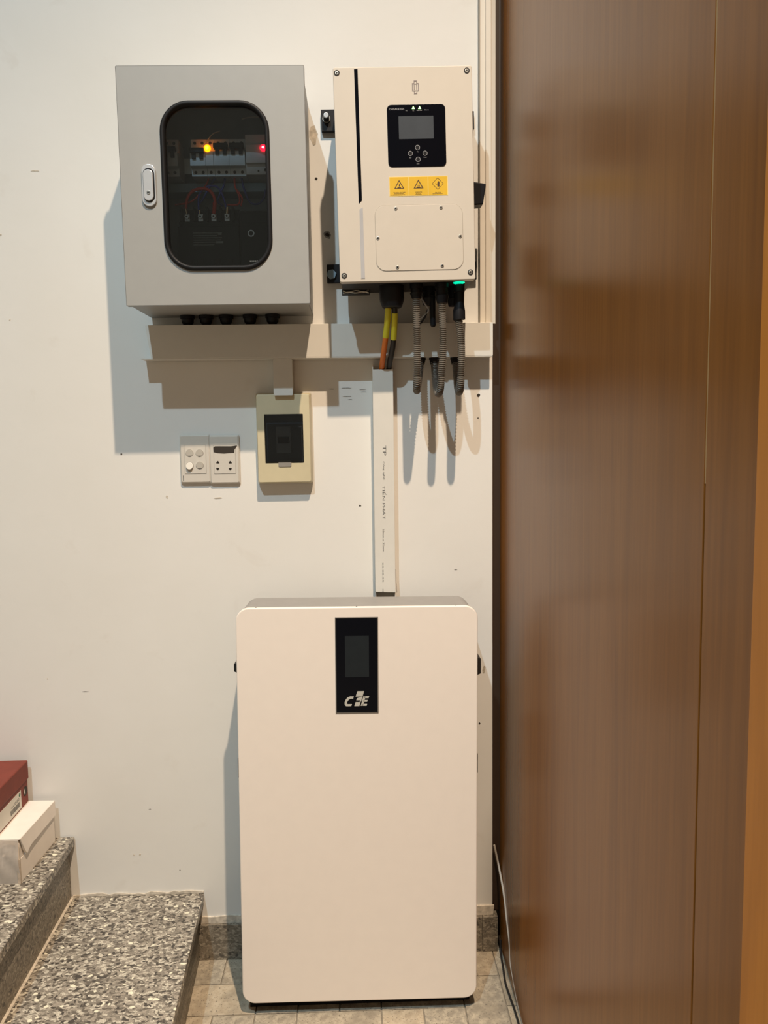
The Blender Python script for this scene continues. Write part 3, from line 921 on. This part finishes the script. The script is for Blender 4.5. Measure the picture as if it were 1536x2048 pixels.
# big twin gland for the battery cables
YG = -.125
g0, g1 = ip(759, 590, YG).x, ip(808, 590, YG).x; gm = (g0 + g1) / 2; gw = (g1 - g0) / 2
gl = MB(); rings = []
for z, k, d in ((.004, 1.0, .026), (-.028, 1.0, .026), (-.034, .96, .025), (-.046, .80, .021), (-.048, .70, .018)):
    rings.append(gl.add([(p_[0], YG + p_[1], z) for p_ in rrect(gm - gw * k, gm + gw * k, -d, d, min(d, gw * k) * .8, 6)]))
for a_, b_ in zip(rings, rings[1:]): gl.quadstrip(a_, b_)
gl.f.append(tuple(rings[0])); gl.f.append(tuple(rings[-1]))
gl.build('battery_gland', M['black'], inv)
def gland(px, y, r, zl, name='cable_gland'):
    x = ip(px, 590, y).x
    g = MB(); g.tube([(x, y, .004), (x, y, -.010), (x, y, -.0102), (x, y, zl * .6), (x, y, zl * .62), (x, y, zl)], [r, r, r * .86, r * .86, r, r * .72], 14)
    return g.build(name, M['black'], inv, angle=30)
YH = -.145
gland(833, YH, .0150, -.032)
gland(884, YH, .0160, -.044)
gland(858, -.10, .0190, -.040)
gland(906, -.10, .0150, -.044)
# wireless dongle: rod hanging down, black plug at the right
x = ip(865, 610, -.11).x
MB().tube([(x, -.11, -.02), (x, -.11, -.060), (x + .0005, -.11, -.088), (x + .0005, -.11, -.0915)], [.0075, .0072, .0065, .0035], 12).build('antenna_rod', M['black'], inv)
x = ip(919, 600, -.135).x
MB().tube([(x, -.135, .002), (x, -.135, -.018), (x + .001, -.135, -.019), (x, -.135, -.045), (x - .0015, -.135, -.060), (x - .0015, -.135, -.080), (x - .001, -.135, -.082)], [.0125, .0125, .0105, .0105, .0140, .0140, .0110], 14).build('signal_plug', M['black'], inv, angle=30)
x = ip(918, 568, -.150).x
MB().tube([(x, -.150, .004), (x, -.150, -.0006), (x, -.150, -.0018)], [.0135, .0132, .0105], 24).build('status_light', M['greenring'], inv)
# thin loose leads behind the conduits
for pts, mt_ in (([(840, 590, -.11), (849, 606, -.11), (857, 620, -.10), (845, 634, -.08), (836, 640, -.06)], 'print'), ([(856, 618, -.10), (850, 634, -.085), (840, 648, -.07)], 'black')):
    MB().tube(spline([ip(*q) for q in pts], 6), .0022, 8).build('loose_lead', M[mt_], inv)

# ------------------------------------------------------------------ battery
TILT = 0.022
bat = thing('battery_cabinet', 'tall white home battery cabinet standing on the floor against the wall', 'battery', (-0.2925, -0.224, 0.0295), (-TILT, 0.0080, 0))
B = local(bat)
def bp_(px, py):
    """front-face point in local x,z"""
    inv_ = rootmat(bat).inverted()
    o = inv_ @ CO
    d = (inv_.to_3x3()) @ (CF + (px - 768.0) / FPX * CR - (py - 1024.0) / FPX * CU)
    t = (0.0 - o.y) / d.y
    return o + d * t
tl, tr, br_, bl = bp_(470, 1217), bp_(953, 1211), bp_(956, 1996), bp_(486, 2008)
BX0, BX1 = (tl.x + bl.x) / 2, (tr.x + br_.x) / 2; BZ0, BZ1 = (bl.z + br_.z) / 2, (tl.z + tr.z) / 2
print('battery', tl, tr, br_, bl)
BD = .150
cover = MB().prism(rrect(BX0, BX1, BZ0, BZ1, .030, 10), 0.0, .012).build('front_cover', M['white'], bat, bevel=.003, seg=3)
MB().prism(rrect(BX0 + .003, BX1 - .003, BZ0 + .004, BZ1 - .003, .030, 10), .0122, BD).build('body', M['batbody'], bat, bevel=.004)
mb = MB()
zf = -.0290
a_ = mb.add([(BX0 + .012, .036, zf + .0000), (BX1 - .012, .036, zf), (BX1 - .012, .140, zf + .140 * math.tan(TILT) * 1.0), (BX0 + .012, .140, zf + .140 * math.tan(TILT))])
b_ = mb.add([(BX0 + .012, .036, BZ0 + .006), (BX1 - .012, .036, BZ0 + .006), (BX1 - .012, .140, BZ0 + .006), (BX0 + .012, .140, BZ0 + .006)])
mb.f.append(tuple(a_)); mb.f.append(tuple(b_)); mb.quadstrip(a_, b_)
mb.build('base_plinth', M['black'], bat, bevel=.001)
# side grips
def grip(px, py0, py1, side, proud, y0, y1, mat):
    z0, z1 = bp_(px, py1).z, bp_(px, py0).z
    xx = BX0 if side < 0 else BX1
    mb = MB()
    x_in = xx - side * .004; x_out = xx + side * proud
    ring_a = [(y0, z0), (y1, z0), (y1, z1), (y0, z1)]
    dz = min(.008, (z1 - z0) * .25)
    a_ = mb.add([(x_in, y, z) for y, z in ring_a])
    b_ = mb.add([(x_out, y0, z0 + dz), (x_out, y1, z0 + dz), (x_out, y1, z1 - dz), (x_out, y0, z1 - dz)])
    mb.f.append(tuple(a_)); mb.f.append(tuple(b_)); mb.quadstrip(a_, b_)
    return mb.build('side_handle' if proud > .01 else 'side_slot', mat, bat, bevel=.0015)
grip(468, 1333, 1362, -1, .0140, .05, .11, M['charcoal'])
grip(960, 1322, 1366, 1, .0155, .05, .11, M['charcoal'])
grip(475, 1514, 1566, -1, .0029, .0125, .045, M['black'])
grip(957, 1505, 1556, 1, .0030, .0125, .045, M['black'])
# display strip
q0, q1 = bp_(671, 1427), bp_(757, 1234)
x0, x1 = (bp_(669.5, 1235).x + bp_(672, 1427).x) / 2, (bp_(755.5, 1234).x + bp_(757.5, 1426).x) / 2
z0, z1 = q0.z, q1.z
bz_ = MB().ring([(x0, z0), (x1, z0), (x1, z1), (x0, z1)], [(x0 + .0022, z0 + .0022), (x1 - .0022, z0 + .0022), (x1 - .0022, z1 - .0022), (x0 + .0022, z1 - .0022)], -.0014, .001).build('display_panel', M['bezel'], cover, smooth=False)
MB().box(x0 + .0020, x1 - .0020, -.0009, .001, z0 + .0020, z1 - .0020).build('panel_glass', M['panelblk'], bz_, smooth=False)
s0, s1 = bp_(690.5, 1354), bp_(737.5, 1271.5)
MB().box(s0.x, s1.x, -.0012, -.0005, s0.z, s1.z).build('screen', M['lcd2'], bz_, smooth=False)
# brand letters C F E with slanted strokes
lx0, lz0 = bp_(689, 1412).x, bp_(700, 1412).z
KX = (bp_(739, 1400).x - lx0) / 470.0
def lp(a, b2): return (lx0 + (a - 270) * KX, lz0 + (1790 - b2) * KX)
mb = MB(); yy, y2 = -.0016, -.0006
def pl(*pts): mb.prism([lp(a, b2) for a, b2 in pts], yy, y2)
# C
outerC = [(445, 1605), (380, 1603), (330, 1622), (295, 1665), (272, 1720), (276, 1765), (300, 1788), (345, 1790), (398, 1788)]
innerC = [(433, 1650), (392, 1648), (355, 1662), (330, 1695), (316, 1728), (318, 1745), (332, 1752), (360, 1752), (410, 1752)]
for k in range(len(outerC) - 1): pl(outerC[k], outerC[k + 1], innerC[k + 1], innerC[k])
# middle letter
pl((480, 1608), (513, 1506), (640, 1506), (610, 1608))
pl((505, 1640), (605, 1612), (590, 1680), (492, 1680)); pl((570, 1680), (590, 1680), (572, 1716), (555, 1716))
pl((455, 1790), (478, 1716), (572, 1716), (550, 1790))
# E
pl((575, 1786), (618, 1786), (668, 1605), (625, 1605))
pl((640, 1605), (735, 1605), (722, 1640), (630, 1640)); pl((625, 1678), (705, 1678), (696, 1710), (618, 1710)); pl((600, 1752), (695, 1752), (686, 1786), (590, 1786))
mb.build('logo', M['logosilver'], bz_, smooth=False)
for px, py in ((511, 1214), (713, 1211.5), (912, 1209)):
    p = bp_(px, py)
    MB().tube([(p.x, .006, BZ1 - .001), (p.x, .006, BZ1 + .0006)], .0016, 10).build('cover_screw', M['black'], cover)
p = bp_(484, 1974)
MB().tube([(BX0 + .006, .07, p.z), (BX0 - .004, .07, p.z)], .009, 12).build('red_plug', M['redplug'], bat)

# ------------------------------------------------------------------ trunking
ht = thing('horizontal_trunking', 'long white plastic cable trunking running across the wall under both boxes', 'trunking', (-0.5018, 0, 1.5473))
H = local(ht)
TL = .8287; TH = .078; TD = -.05
lid = MB().prism([(H(302, 714, TD).x, 0), (TL, 0), (TL, TH), (0, TH)], TD, TD + .002).build('lid', M['pvc'], ht, bevel=.0008)
mb = MB()
mb.box(H(281, 717, TD).x, TL - .001, TD + .0005, -.0015, -.0022, .0004)
mb.build('lower_flange', M['pvc'], ht)
MB().box(.001, TL - .001, TD + .002, -.0015, TH - .002, TH - .0002).build('upper_flange', M['pvc'], ht)
MB().box(0.002, TL - .001, -.0032, -.0015, .0, TH).build('back_plate', M['pvc'], ht)
MB().box(TL - .0016, TL, TD + .002, -.0015, .0, TH - .002).build('end_cap', M['pvc'], ht)

vt0, vt1 = U(748, 960, -.035), U(788.5, 960, -.035)
vx0, vx1 = vt0.x, vt1.x
vzt, vzb = U(768, 738.5, -.035).z, U(768, 1184.5, -.035).z
vt = thing('vertical_trunking', 'printed white cable trunking dropping from the orange cable to the battery', 'trunking', ((vx0 + vx1) / 2, 0, vzb))
vw = (vx1 - vx0) / 2; vh = vzt - vzb
vlid = MB()
vlid.prism([(-vw, .0012), (vw, -.0010), (vw, vh), (-vw, vh)], -.035, -.0332)
vlid.box(-vw, -vw + .0016, -.0335, -.018, .002, vh); vlid.box(vw - .0016, vw, -.0335, -.018, .002, vh)
vl = vlid.build('lid', M['pvc'], vt, bevel=.0006)
mb = MB()
mb.box(-vw + .002, vw - .002, -.003, -.0015, -.02, vh + .010)
mb.box(-vw - .0002, -vw + .0016, -.030, -.0015, -.02, vh + .012); mb.box(vw - .0016, vw + .0002, -.030, -.0015, -.02, vh - .004)
mb.build('channel', M['pvc2'], vt)
mb = MB()
fl_ = mb.add([(vw + .0002, -.034, .058), (vw + .0032, -.033, -.002), (vw + .0050, -.028, -.002), (vw + .0012, -.030, .058)])
fl2 = mb.add([(vw + .0002, -.030, .058), (vw + .0022, -.029, -.002), (vw + .0040, -.024, -.002), (vw + .0010, -.026, .058)])
mb.f.append(tuple(fl_)); mb.f.append(tuple(fl2)); mb.quadstrip(fl_, fl2)
mb.build('sprung_edge', M['pvc2'], vt)
def vtxt(s, size, py0, py1, xoff=0.0, px=768):
    za, zb_ = U(px, py0, -.035).z - vzb, U(px, py1, -.035).z - vzb
    x = U(px, (py0 + py1) / 2, -.035).x - (vx0 + vx1) / 2
    return text('print', s, size, x, -.0353, (za + zb_) / 2, M['printdark'], vl, width=abs(za - zb_), vertical=True)
vtxt('TP', .0120, 891, 911, px=769)
vtxt('Công nghệ', .0052, 923, 959, px=767.5)
vtxt('TIẾN PHÁT', .0085, 972, 1038, px=769)
vtxt('50mm x 35mm', .0062, 1058, 1103, px=767)
vtxt('20-08-25', .0048, 1125, 1164, px=766)
vtxt('14', .0040, 1178, 1183, px=766)

st0, st1 = U(546.5, 755, -.04), U(585, 755, -.04)
sz0, sz1 = U(566, 791, -.04).z, U(566, 717.5, -.04).z
sv = thing('short_trunking', 'short white trunking stub above the ivory breaker box', 'trunking', (st0.x, 0, sz0))
sw = st1.x - st0.x; sh = sz1 - sz0
MB().prism(rrect(0, sw, 0, sh, .003, 3), -.040, -.0385).build('lid', M['pvc'], sv, bevel=.0006)
mb = MB(); mb.box(.0005, .002, -.039, -.0015, .004, sh); mb.box(sw - .002, sw - .0005, -.039, -.0015, .004, sh); mb.box(.0005, sw - .0005, -.0030, -.0015, .004, sh)
mb.build('channel', M['pvc'], sv)

# moulded duct rising to the ceiling at the wall's right end
d0, d1 = .3008, .3375
ct = thing('corner_duct', 'white moulded duct rising beside the inverter to the ceiling', 'trunking', (d0, 0, 1.6262))
prof = [(0, -.0015), (0, -.024), (.0115, -.024), (.0125, -.030), (.0245, -.030), (.0255, -.026), (d1 - d0, -.022), (d1 - d0, -.0015)]
mb = MB(); zt_ = CEIL_Z - 1.6262 - .002
a_ = mb.add([(x, y, 0) for x, y in prof]); b_ = mb.add([(x, y, zt_) for x, y in prof])
mb.f.append(tuple(a_)); mb.f.append(tuple(b_)); mb.quadstrip(a_, b_)
mb.build('moulding', M['pvc2'], ct, smooth=False)
MB().box(-.0016, -.0002, -.026, -.0015, 0, zt_).build('edge_seam', M['ductseam'], ct, smooth=False)

# ------------------------------------------------------------------ breaker box, switch, socket
e0 = U(515, 966, -.03)
bw, bh = .131, .2165
bxr = thing('breaker_box', 'small yellowed ivory breaker box with a smoked door, below the trunking stub', 'breaker box', (-0.2475, 0, 1.2455), (0, -0.004, 0))
K = local(bxr)
mb = MB()
o1 = rrect(-.002, bw + .002, -.002, bh + .002, .004, 4); o2 = rrect(.002, bw - .002, .002, bh - .002, .004, 4)
q0 = K(531, 926, -.03); q1 = K(605.5, 828, -.03)
i2 = rrect(q0.x, q1.x, q0.z, q1.z, .0015, 4)
A = mb.add([(p[0], -.0015, p[1]) for p in o1]); Bq = mb.add([(p[0], -.012, p[1]) for p in o1]); Cq = mb.add([(p[0], -.030, p[1]) for p in o2]); Dq = mb.add([(p[0], -.030, p[1]) for p in i2]); Eq = mb.add([(p[0], -.006, p[1]) for p in i2])
for u_, v_ in ((A, Bq), (Bq, Cq), (Cq, Dq), (Dq, Eq)): mb.quadstrip(u_, v_)
mb.f.append(tuple(Eq))
bcov = mb.build('cover', M['ivory'], bxr, bevel=.0008)
MB().box(q0.x + .001, q1.x - .001, -.012, -.0055, q0.z + .001, q1.z - .001).build('inner_plate', M['slate'], bxr, bevel=.001)
p = K(567, 882, -.02)
br2 = MB().box(p.x - .018, p.x + .018, -.020, -.011, p.z - .030, p.z + .035).build('circuit_breaker', M['breaker'], bxr, bevel=.001)
MB().box(p.x - .014, p.x + .014, -.0255, -.0195, p.z - .006, p.z + .010).build('toggle', M['black'], br2, bevel=.001)
sd = MB().box(q0.x + .0006, q1.x - .0006, -.0315, -.0290, q0.z + .0006, q1.z - .0006).build('door', M['smoke'], bxr, bevel=.0005)
t0 = K(557, 934, -.031); t1 = K(582.5, 923, -.031)
MB().prism(rrect(t0.x, t1.x, t0.z, t1.z + .002, .003, 4), -.0312, -.0295).build('finger_tab', M['seam'], sd, bevel=.0004)

def wallplate(name, label, cat, px0, px1, py0, py1):
    a_ = U(px0, py1, -.010); b_ = U(px1, py0, -.010)
    r_ = thing(name, label, cat, (a_.x, 0, a_.z), group=None)
    w = b_.x - a_.x; h = b_.z - a_.z
    mb = MB()
    o1 = rrect(0, w, 0, h, .003, 4); o2 = rrect(.0035, w - .0035, .0035, h - .0035, .003, 4)
    A = mb.add([(p[0], -.0015, p[1]) for p in o1]); Bq = mb.add([(p[0], -.0055, p[1]) for p in o1]); Cq = mb.add([(p[0], -.0100, p[1]) for p in o2])
    mb.quadstrip(A, Bq); mb.quadstrip(Bq, Cq); mb.f.append(tuple(Cq)); mb.f.append(tuple(A))
    pl_ = mb.build('plate', M['plate'], r_, bevel=.0006)
    return r_, pl_, w, h
sw_, swp, w, h = wallplate('light_switch', 'white four-button light switch plate, left of the socket', 'switch', 361.5, 419.2, 868.5, 967)
S = local(sw_)
i0, i1 = S(370, 948, -.010), S(411.5, 889.5, -.010)
MB().prism(rrect(i0.x, i1.x, i0.z, i1.z, .001, 3), -.0103, -.0090).build('insert_edge', M['seam'], swp, smooth=False)
ins = MB().prism(rrect(i0.x + .0006, i1.x - .0006, i0.z + .0006, i1.z - .0006, .001, 3), -.0108, -.0095).build('insert', M['plate'], swp, smooth=False)
for px, py, f_ in ((379, 906.5, 1), (399, 906.5, 1), (379.5, 931.5, -1), (399.5, 931, 1)):
    p = S(px, py, -.0108)
    MB().prism(circ(p.x, p.z, .0094, 26), -.0110, -.0105).build('button_well', M['wellshade'], ins, smooth=False)
    mb = MB(); o_ = circ(p.x, p.z, .0088, 26)
    a_ = mb.add([(x, -.0106, z) for x, z in o_]); b_ = mb.add([(x, -.0128 - f_ * (z - p.z) * .30 - (.0016 if f_ < 0 else 0), z) for x, z in o_])
    mb.quadstrip(a_, b_); mb.f.append(tuple(b_)); mb.f.append(tuple(a_))
    mb.build('rocker_button', M['rocker'], ins, bevel=.0006)
p = S(367, 957, -.010); MB().box(p.x - .0010, p.x + .0010, -.0102, -.0095, p.z - .0068, p.z + .0070).build('maker_mark', M['printdark'], swp, smooth=False)

sk_, skp, w, h = wallplate('wall_socket', 'white two-outlet wall socket plate with a broken black module slot', 'socket', 420.2, 477.5, 869.5, 968)
S = local(sk_)
i0, i1 = S(428.5, 948, -.010), S(470.5, 889.5, -.010)
MB().prism(rrect(i0.x, i1.x, i0.z, i1.z, .001, 3), -.0103, -.0090).build('insert_edge', M['seam'], skp, smooth=False)
ins = MB().prism(rrect(i0.x + .0006, i1.x - .0006, i0.z + .0006, i1.z - .0006, .001, 3), -.0108, -.0095).build('insert', M['plate'], skp, smooth=False)
pts = [(427, 904), (434, 906), (448, 907), (458, 906), (468.5, 905.5), (469, 899), (474, 891), (462, 892.5), (430, 892.5), (426.5, 895)]
MB().prism([(S(a, b2, -.011).x, S(a, b2, -.011).z) for a, b2 in pts], -.0112, -.0100).build('empty_module_slot', M['holedark'], ins, smooth=False)
for px in (435.5, 460.5):
    for py, up_ in ((924.5, 1), (938, -1)):
        p = S(px, py, -.011)
        mb = MB()
        mb.box(p.x - .0037, p.x + .0037, -.0112, -.0100, p.z - .0015 - up_ * .0012, p.z + .0015 - up_ * .0012)
        mb.prism(circ(p.x, p.z + up_ * .0010, .0022, 12), -.0112, -.0100)
        mb.build('outlet_hole', M['holedark'], ins, smooth=False)

# ------------------------------------------------------------------ cables and conduits
def cable(name, label, pts, r, mat, n=14):
    t = thing(name, label, 'cable', pts[-1])
    o = Vector(pts[-1])
    P = [Vector(q) - o for q in spline(pts, 8)]
    return t, P
def seg(P, f0, f1): 
    n = len(P) - 1
    return P[int(round(f0 * n)):int(round(f1 * n)) + 1]
pts = [U(777.5, 598, -.122), U(776, 625, -.115), U(773.5, 655, -.098), U(769.5, 690, -.078), U(765.5, 720, -.050), U(763.5, 742, -.022), U(763, 775, -.017), U(764, 860, -.017)]
t, P = cable('battery_cable', 'orange battery cable with a yellow sleeve below the inverter', pts, .0075, None)
MB().tube(P, .0066, 14).build('jacket', M['orange'], t)
n = len(P) - 1
zs = [(U(0, 0, 0), 0)]
def sub(P, t, py0, py1, yref):
    z0 = U(775, py0, yref).z - t.location.z; z1 = U(775, py1, yref).z - t.location.z
    return [p for p in P if z1 - 1e-4 <= p.z <= z0 + 1e-4]
def densify(P, k=6):
    out = []
    for a, b2 in zip(P, P[1:]):
        out += [a.lerp(b2, i / k) for i in range(k)]
    return out + [P[-1]]
MB().tube(sub(densify(P), t, 618, 673, -.105), .0072, 14).build('yellow_sleeve', M['yelsleeve'], t)
pts = [U(790, 598, -.122), U(789.5, 625, -.115), U(788.5, 655, -.098), U(786, 690, -.078), U(780.5, 720, -.050), U(777.5, 742, -.022), U(776.5, 775, -.017), U(776, 860, -.017)]
t, P = cable('battery_cable', 'black battery cable with a yellow sleeve, right of the orange cable', pts, .0075, None)
MB().tube(P, .0066, 14).build('jacket', M['blackcable'], t)
MB().tube(sub(densify(P), t, 627, 677, -.105), .0072, 14).build('yellow_sleeve', M['yelsleeve'], t)

def conduit(label, front, bottom, back, start, sleeve=None):
    """corrugated hose: hangs in front of the trunking, loops under it and comes back up behind"""
    ctrl = [U(*q) for q in front] + [U(*q) for q in bottom] + [U(*q) for q in back]
    path = spline(ctrl, 24)
    # resample to even spacing
    L = [0]
    for a, b2 in zip(path, path[1:]): L.append(L[-1] + (b2 - a).length)
    stp = .0011; N = int(L[-1] / stp); out = []; j = 0
    for k in range(N + 1):
        d = k * stp
        while j < len(L) - 2 and L[j + 1] < d: j += 1
        f = (d - L[j]) / max(1e-9, L[j + 1] - L[j]); out.append(path[j].lerp(path[j + 1], min(1, f)))
    t = thing('flexible_conduit', label, 'conduit', out[-1], group='grey corrugated conduits under the inverter')
    o = t.location.copy()
    P = [q - o for q in out]
    rad = [.0088 if (k % 4) < 2 else .0066 for k in range(len(P))]
    MB().tube(P, rad, 14).build('corrugated_hose', M['hose'], t, angle=25)
    p = P[-1]
    MB().tube([(p.x, p.y, p.z - .016), (p.x, p.y, p.z - .004), (p.x, p.y, p.z - .0035), (p.x, p.y, p.z + .004)], [.0095, .0120, .0130, .0130], 6).build('end_gland', M['black'], t, angle=20)
    return t
conduit('left grey corrugated conduit looping under the trunking beside the yellow sleeved cables',
        [(832.5, 590, -.145), (833, 640, -.146), (834, 690, -.147), (834.5, 735, -.145)], [(833.5, 770, -.132), (833.5, 781, -.105), (835, 775, -.070)], [(839, 745, -.040), (841, 722, -.027), (841, 716, -.026)], None)
conduit('middle grey corrugated conduit looping under the trunking between two others',
        [(883.5, 590, -.145), (885, 640, -.147), (886, 690, -.148), (884.5, 735, -.146)], [(881, 775, -.132), (877, 787, -.105), (873, 778, -.070)], [(870, 748, -.040), (868.5, 724, -.027), (868.5, 716, -.026)], None)
conduit('right grey corrugated conduit hanging from the black signal plug',
        [(917.5, 640, -.135), (920, 660, -.138), (922.5, 690, -.142), (922.5, 735, -.145)], [(921, 772, -.132), (918.5, 784, -.105), (915.5, 776, -.070)], [(913, 748, -.040), (911, 724, -.027), (911, 716, -.026)], None)

# thin white cord in the corner between wall and wood
pts = [U(988.5, 1690, -.004), U(998, 1735, -.010), U(1007.5, 1787, -.055), U(1013.5, 1838, -.090), U(1019, 1885, -.120), U(1020.5, 1918, -.130), U(1022.5, 1936, -.142), U(1026.6, 1957, -.165), U(1031, 1981, -.192), U(1039, 2020, -.240), U(1046, 2047, -.280), (.3515, -.35, .0045), (.350, -.70, .0045)]
t = thing('thin_cord', 'thin white cord lying along the foot of the wood wall', 'cord', pts[-1])
o = Vector(pts[-1])
MB().tube([Vector(q) - o for q in spline(pts, 8)], .0026, 8).build('wire', M['whitecord'], t)
pts2 = [U(1001, 1880, -.016), (.3515, -.025, .006), (.3475, -.085, .0035), (.3430, -.14, .0035), (.3450, -.19, .0035), (.3480, -.27, .0035), (.3440, -.45, .0035)]
o2_ = thing('dark_cord', 'thin dark cord on the floor beside the white cord', 'cord', pts2[-1])
o = Vector(pts2[-1])
MB().tube([Vector(q) - o for q in spline(pts2, 8)], .0026, 8).build('wire', M['charcoal'], o2_)

# ------------------------------------------------------------------ shoe boxes on the upper step
wb = thing('cardboard_box', 'torn white cardboard box on the upper granite step', 'box', (-0.95, -0.113, Z2), (0, 0, -0.03))
hw, hd, hh = .161, .0955, .106
mb = MB()
mb.box(-hw, hw, -hd, -hd + .0015, 0, hh - .012); mb.box(-hw, hw, hd - .0015, hd, 0, hh - .004); mb.box(-hw, -hw + .0015, -hd, hd, 0, hh - .004)
mb.prism([(0, 0), (0, 0), (0, 0)], 0, 0) if False else None
mb.box(-hw, hw, -hd, hd, 0.0, .0015)
wbody = mb.build('tray', M['whitecard'], wb)
MB().box(-hw + .002, hw - .002, -hd - .0015, hd - .002, .002, hh - .0022).build('inner_tray', M['whitecard'], wb)
mb = MB()
side = [(-hd, 0), (hd, 0), (hd, hh - .003), (-hd + .045, hh - .003), (-hd + .030, hh - .050), (-hd + .004, hh - .050), (-hd, hh - .020)]
a_ = mb.add([(hw - .0015, y, z) for y, z in side]); b_ = mb.add([(hw, y, z) for y, z in side])
mb.f.append(tuple(a_)); mb.f.append(tuple(b_)); mb.quadstrip(a_, b_)
mb.build('side_panel', M['whitecard'], wb)
mb = MB()
mb.box(-hw - .002, hw + .002, -hd - .002, hd + .002, hh - .0015, hh)
lidw = mb.build('lid', M['whitecard'], wb, bevel=.0008)
mb = MB()
flp = [(hd + .002, hh - .001), (hd + .002, hh - .037), (-hd + .052, hh - .037), (-hd + .036, hh - .040), (-hd + .024, hh - .047), (-hd + .014, hh - .034), (-hd + .001, hh - .001)]
a_ = mb.add([(hw + .0008, y, z) for y, z in flp]); b_ = mb.add([(hw + .0026 + (.004 if z < hh - .03 and y < 0 else .0012 if z < hh - .03 else 0), y, z) for y, z in flp])
mb.f.append(tuple(a_)); mb.f.append(tuple(b_)); mb.quadstrip(a_, b_)
mb.build('lid_flap', M['whitecard'], lidw)
# crumpled, dented end
bm = bmesh.new(); gr = []
NX, NZ = 34, 10
for i in range(NX + 1):
    row = []
    for k in range(NZ + 1):
        x = -hw + 2 * hw * i / NX; z = (hh - .0018) * k / NZ
        fx, fz = x / hw, k / NZ
        d = .006 * math.sin(fx * 9.0 + fz * 4) * math.sin(fz * math.pi) + .004 * math.sin(fx * 23 + 1.3 + 6 * fz) * fz * fz
        row.append(bm.verts.new((x, -hd - .003 - abs(d) * (1 if fz > .05 else 0), z)))
    gr.append(row)
for i in range(NX):
    for k in range(NZ):
        bm.faces.new((gr[i][k], gr[i + 1][k], gr[i + 1][k + 1], gr[i][k + 1]))
bmesh.ops.solidify(bm, geom=bm.faces[:], thickness=.0012)
me = bpy.data.meshes.new('crumpled_end'); bm.to_mesh(me); bm.free()
place('crumpled_end', me, M['whitecard'], wb, angle=60)
mb = MB()
mb.box(hw - .006, hw + .0012, -hd - .005, -hd + .0005, .0, hh - .048)
mb.build('torn_edge', M['torncard'], wb, bevel=.0006)

rb = thing('shoe_box', 'dark red shoe box with a lid and paper label, on top of the white box', 'box', (-0.993, -0.165, Z2 + hh + .0005), (0, 0, 0.02))
rw, rd, rh = .147, .142, .107
MB().box(-rw, rw, -rd, rd, 0, rh - .012).build('tray', M['redcard'], rb, bevel=.0015)
mb = MB(); mb.box(-rw - .003, rw + .003, -rd - .003, rd + .003, rh - .049, rh)
rlid = mb.build('lid', M['redcard'], rb, bevel=.004, seg=2)
yh = rd - .018
mb = MB(); n = 18
a_ = mb.add([(rw - .001, yh + .0120 * math.cos(2 * math.pi * k / n), .034 + .0120 * math.sin(2 * math.pi * k / n)) for k in range(n)])
b_ = mb.add([(rw + .0006, yh + .0120 * math.cos(2 * math.pi * k / n), .034 + .0120 * math.sin(2 * math.pi * k / n)) for k in range(n)])
mb.f.append(tuple(b_)); mb.quadstrip(a_, b_)
hole = mb.build('finger_hole', M['holedark'], rb, smooth=False)
mb = MB(); a_ = mb.add([(rw + .0009, yh + .0075 * math.cos(a) * .9 - .001, .034 + .0075 * math.sin(a)) for a in [math.radians(90 + 180 * k / 10) for k in range(11)]])
mb.f.append(tuple(a_)); mb.build('tissue_paper', M['labelw'], hole, smooth=False)
lab = MB().box(rw - .0005, rw + .0006, -rd + .04, rd - .044, .004, .048).build('paper_label', M['labelw'], rb, smooth=False)
yl = rd - .053
mb = MB(); a_ = mb.add([(rw + .0009, yl + .0045 * math.cos(2 * math.pi * k / 16), .040 + .0045 * math.sin(2 * math.pi * k / 16)) for k in range(16)]); mb.f.append(tuple(a_))
mb.build('round_mark', M['labelgreen'], lab, smooth=False)
mb = MB(); rr = random.Random(3); y = yl - .002
while y > yl - .055:
    wbar = rr.uniform(.0006, .0022); mb.box(rw + .0005, rw + .0009, y - wbar, y, .012, .024); y -= wbar + rr.uniform(.0006, .0018)
mb.build('bar_code', M['printdark'], lab, smooth=False)
mb = MB()
for zz, l_ in ((.0295, .05), (.0335, .034)):
    y = yl - .004
    while y > yl - l_:
        mb.box(rw + .0005, rw + .0009, y - .002, y, zz - .0009, zz + .0009); y -= .0034
mb.build('label_print', M['printdark'], lab, smooth=False)
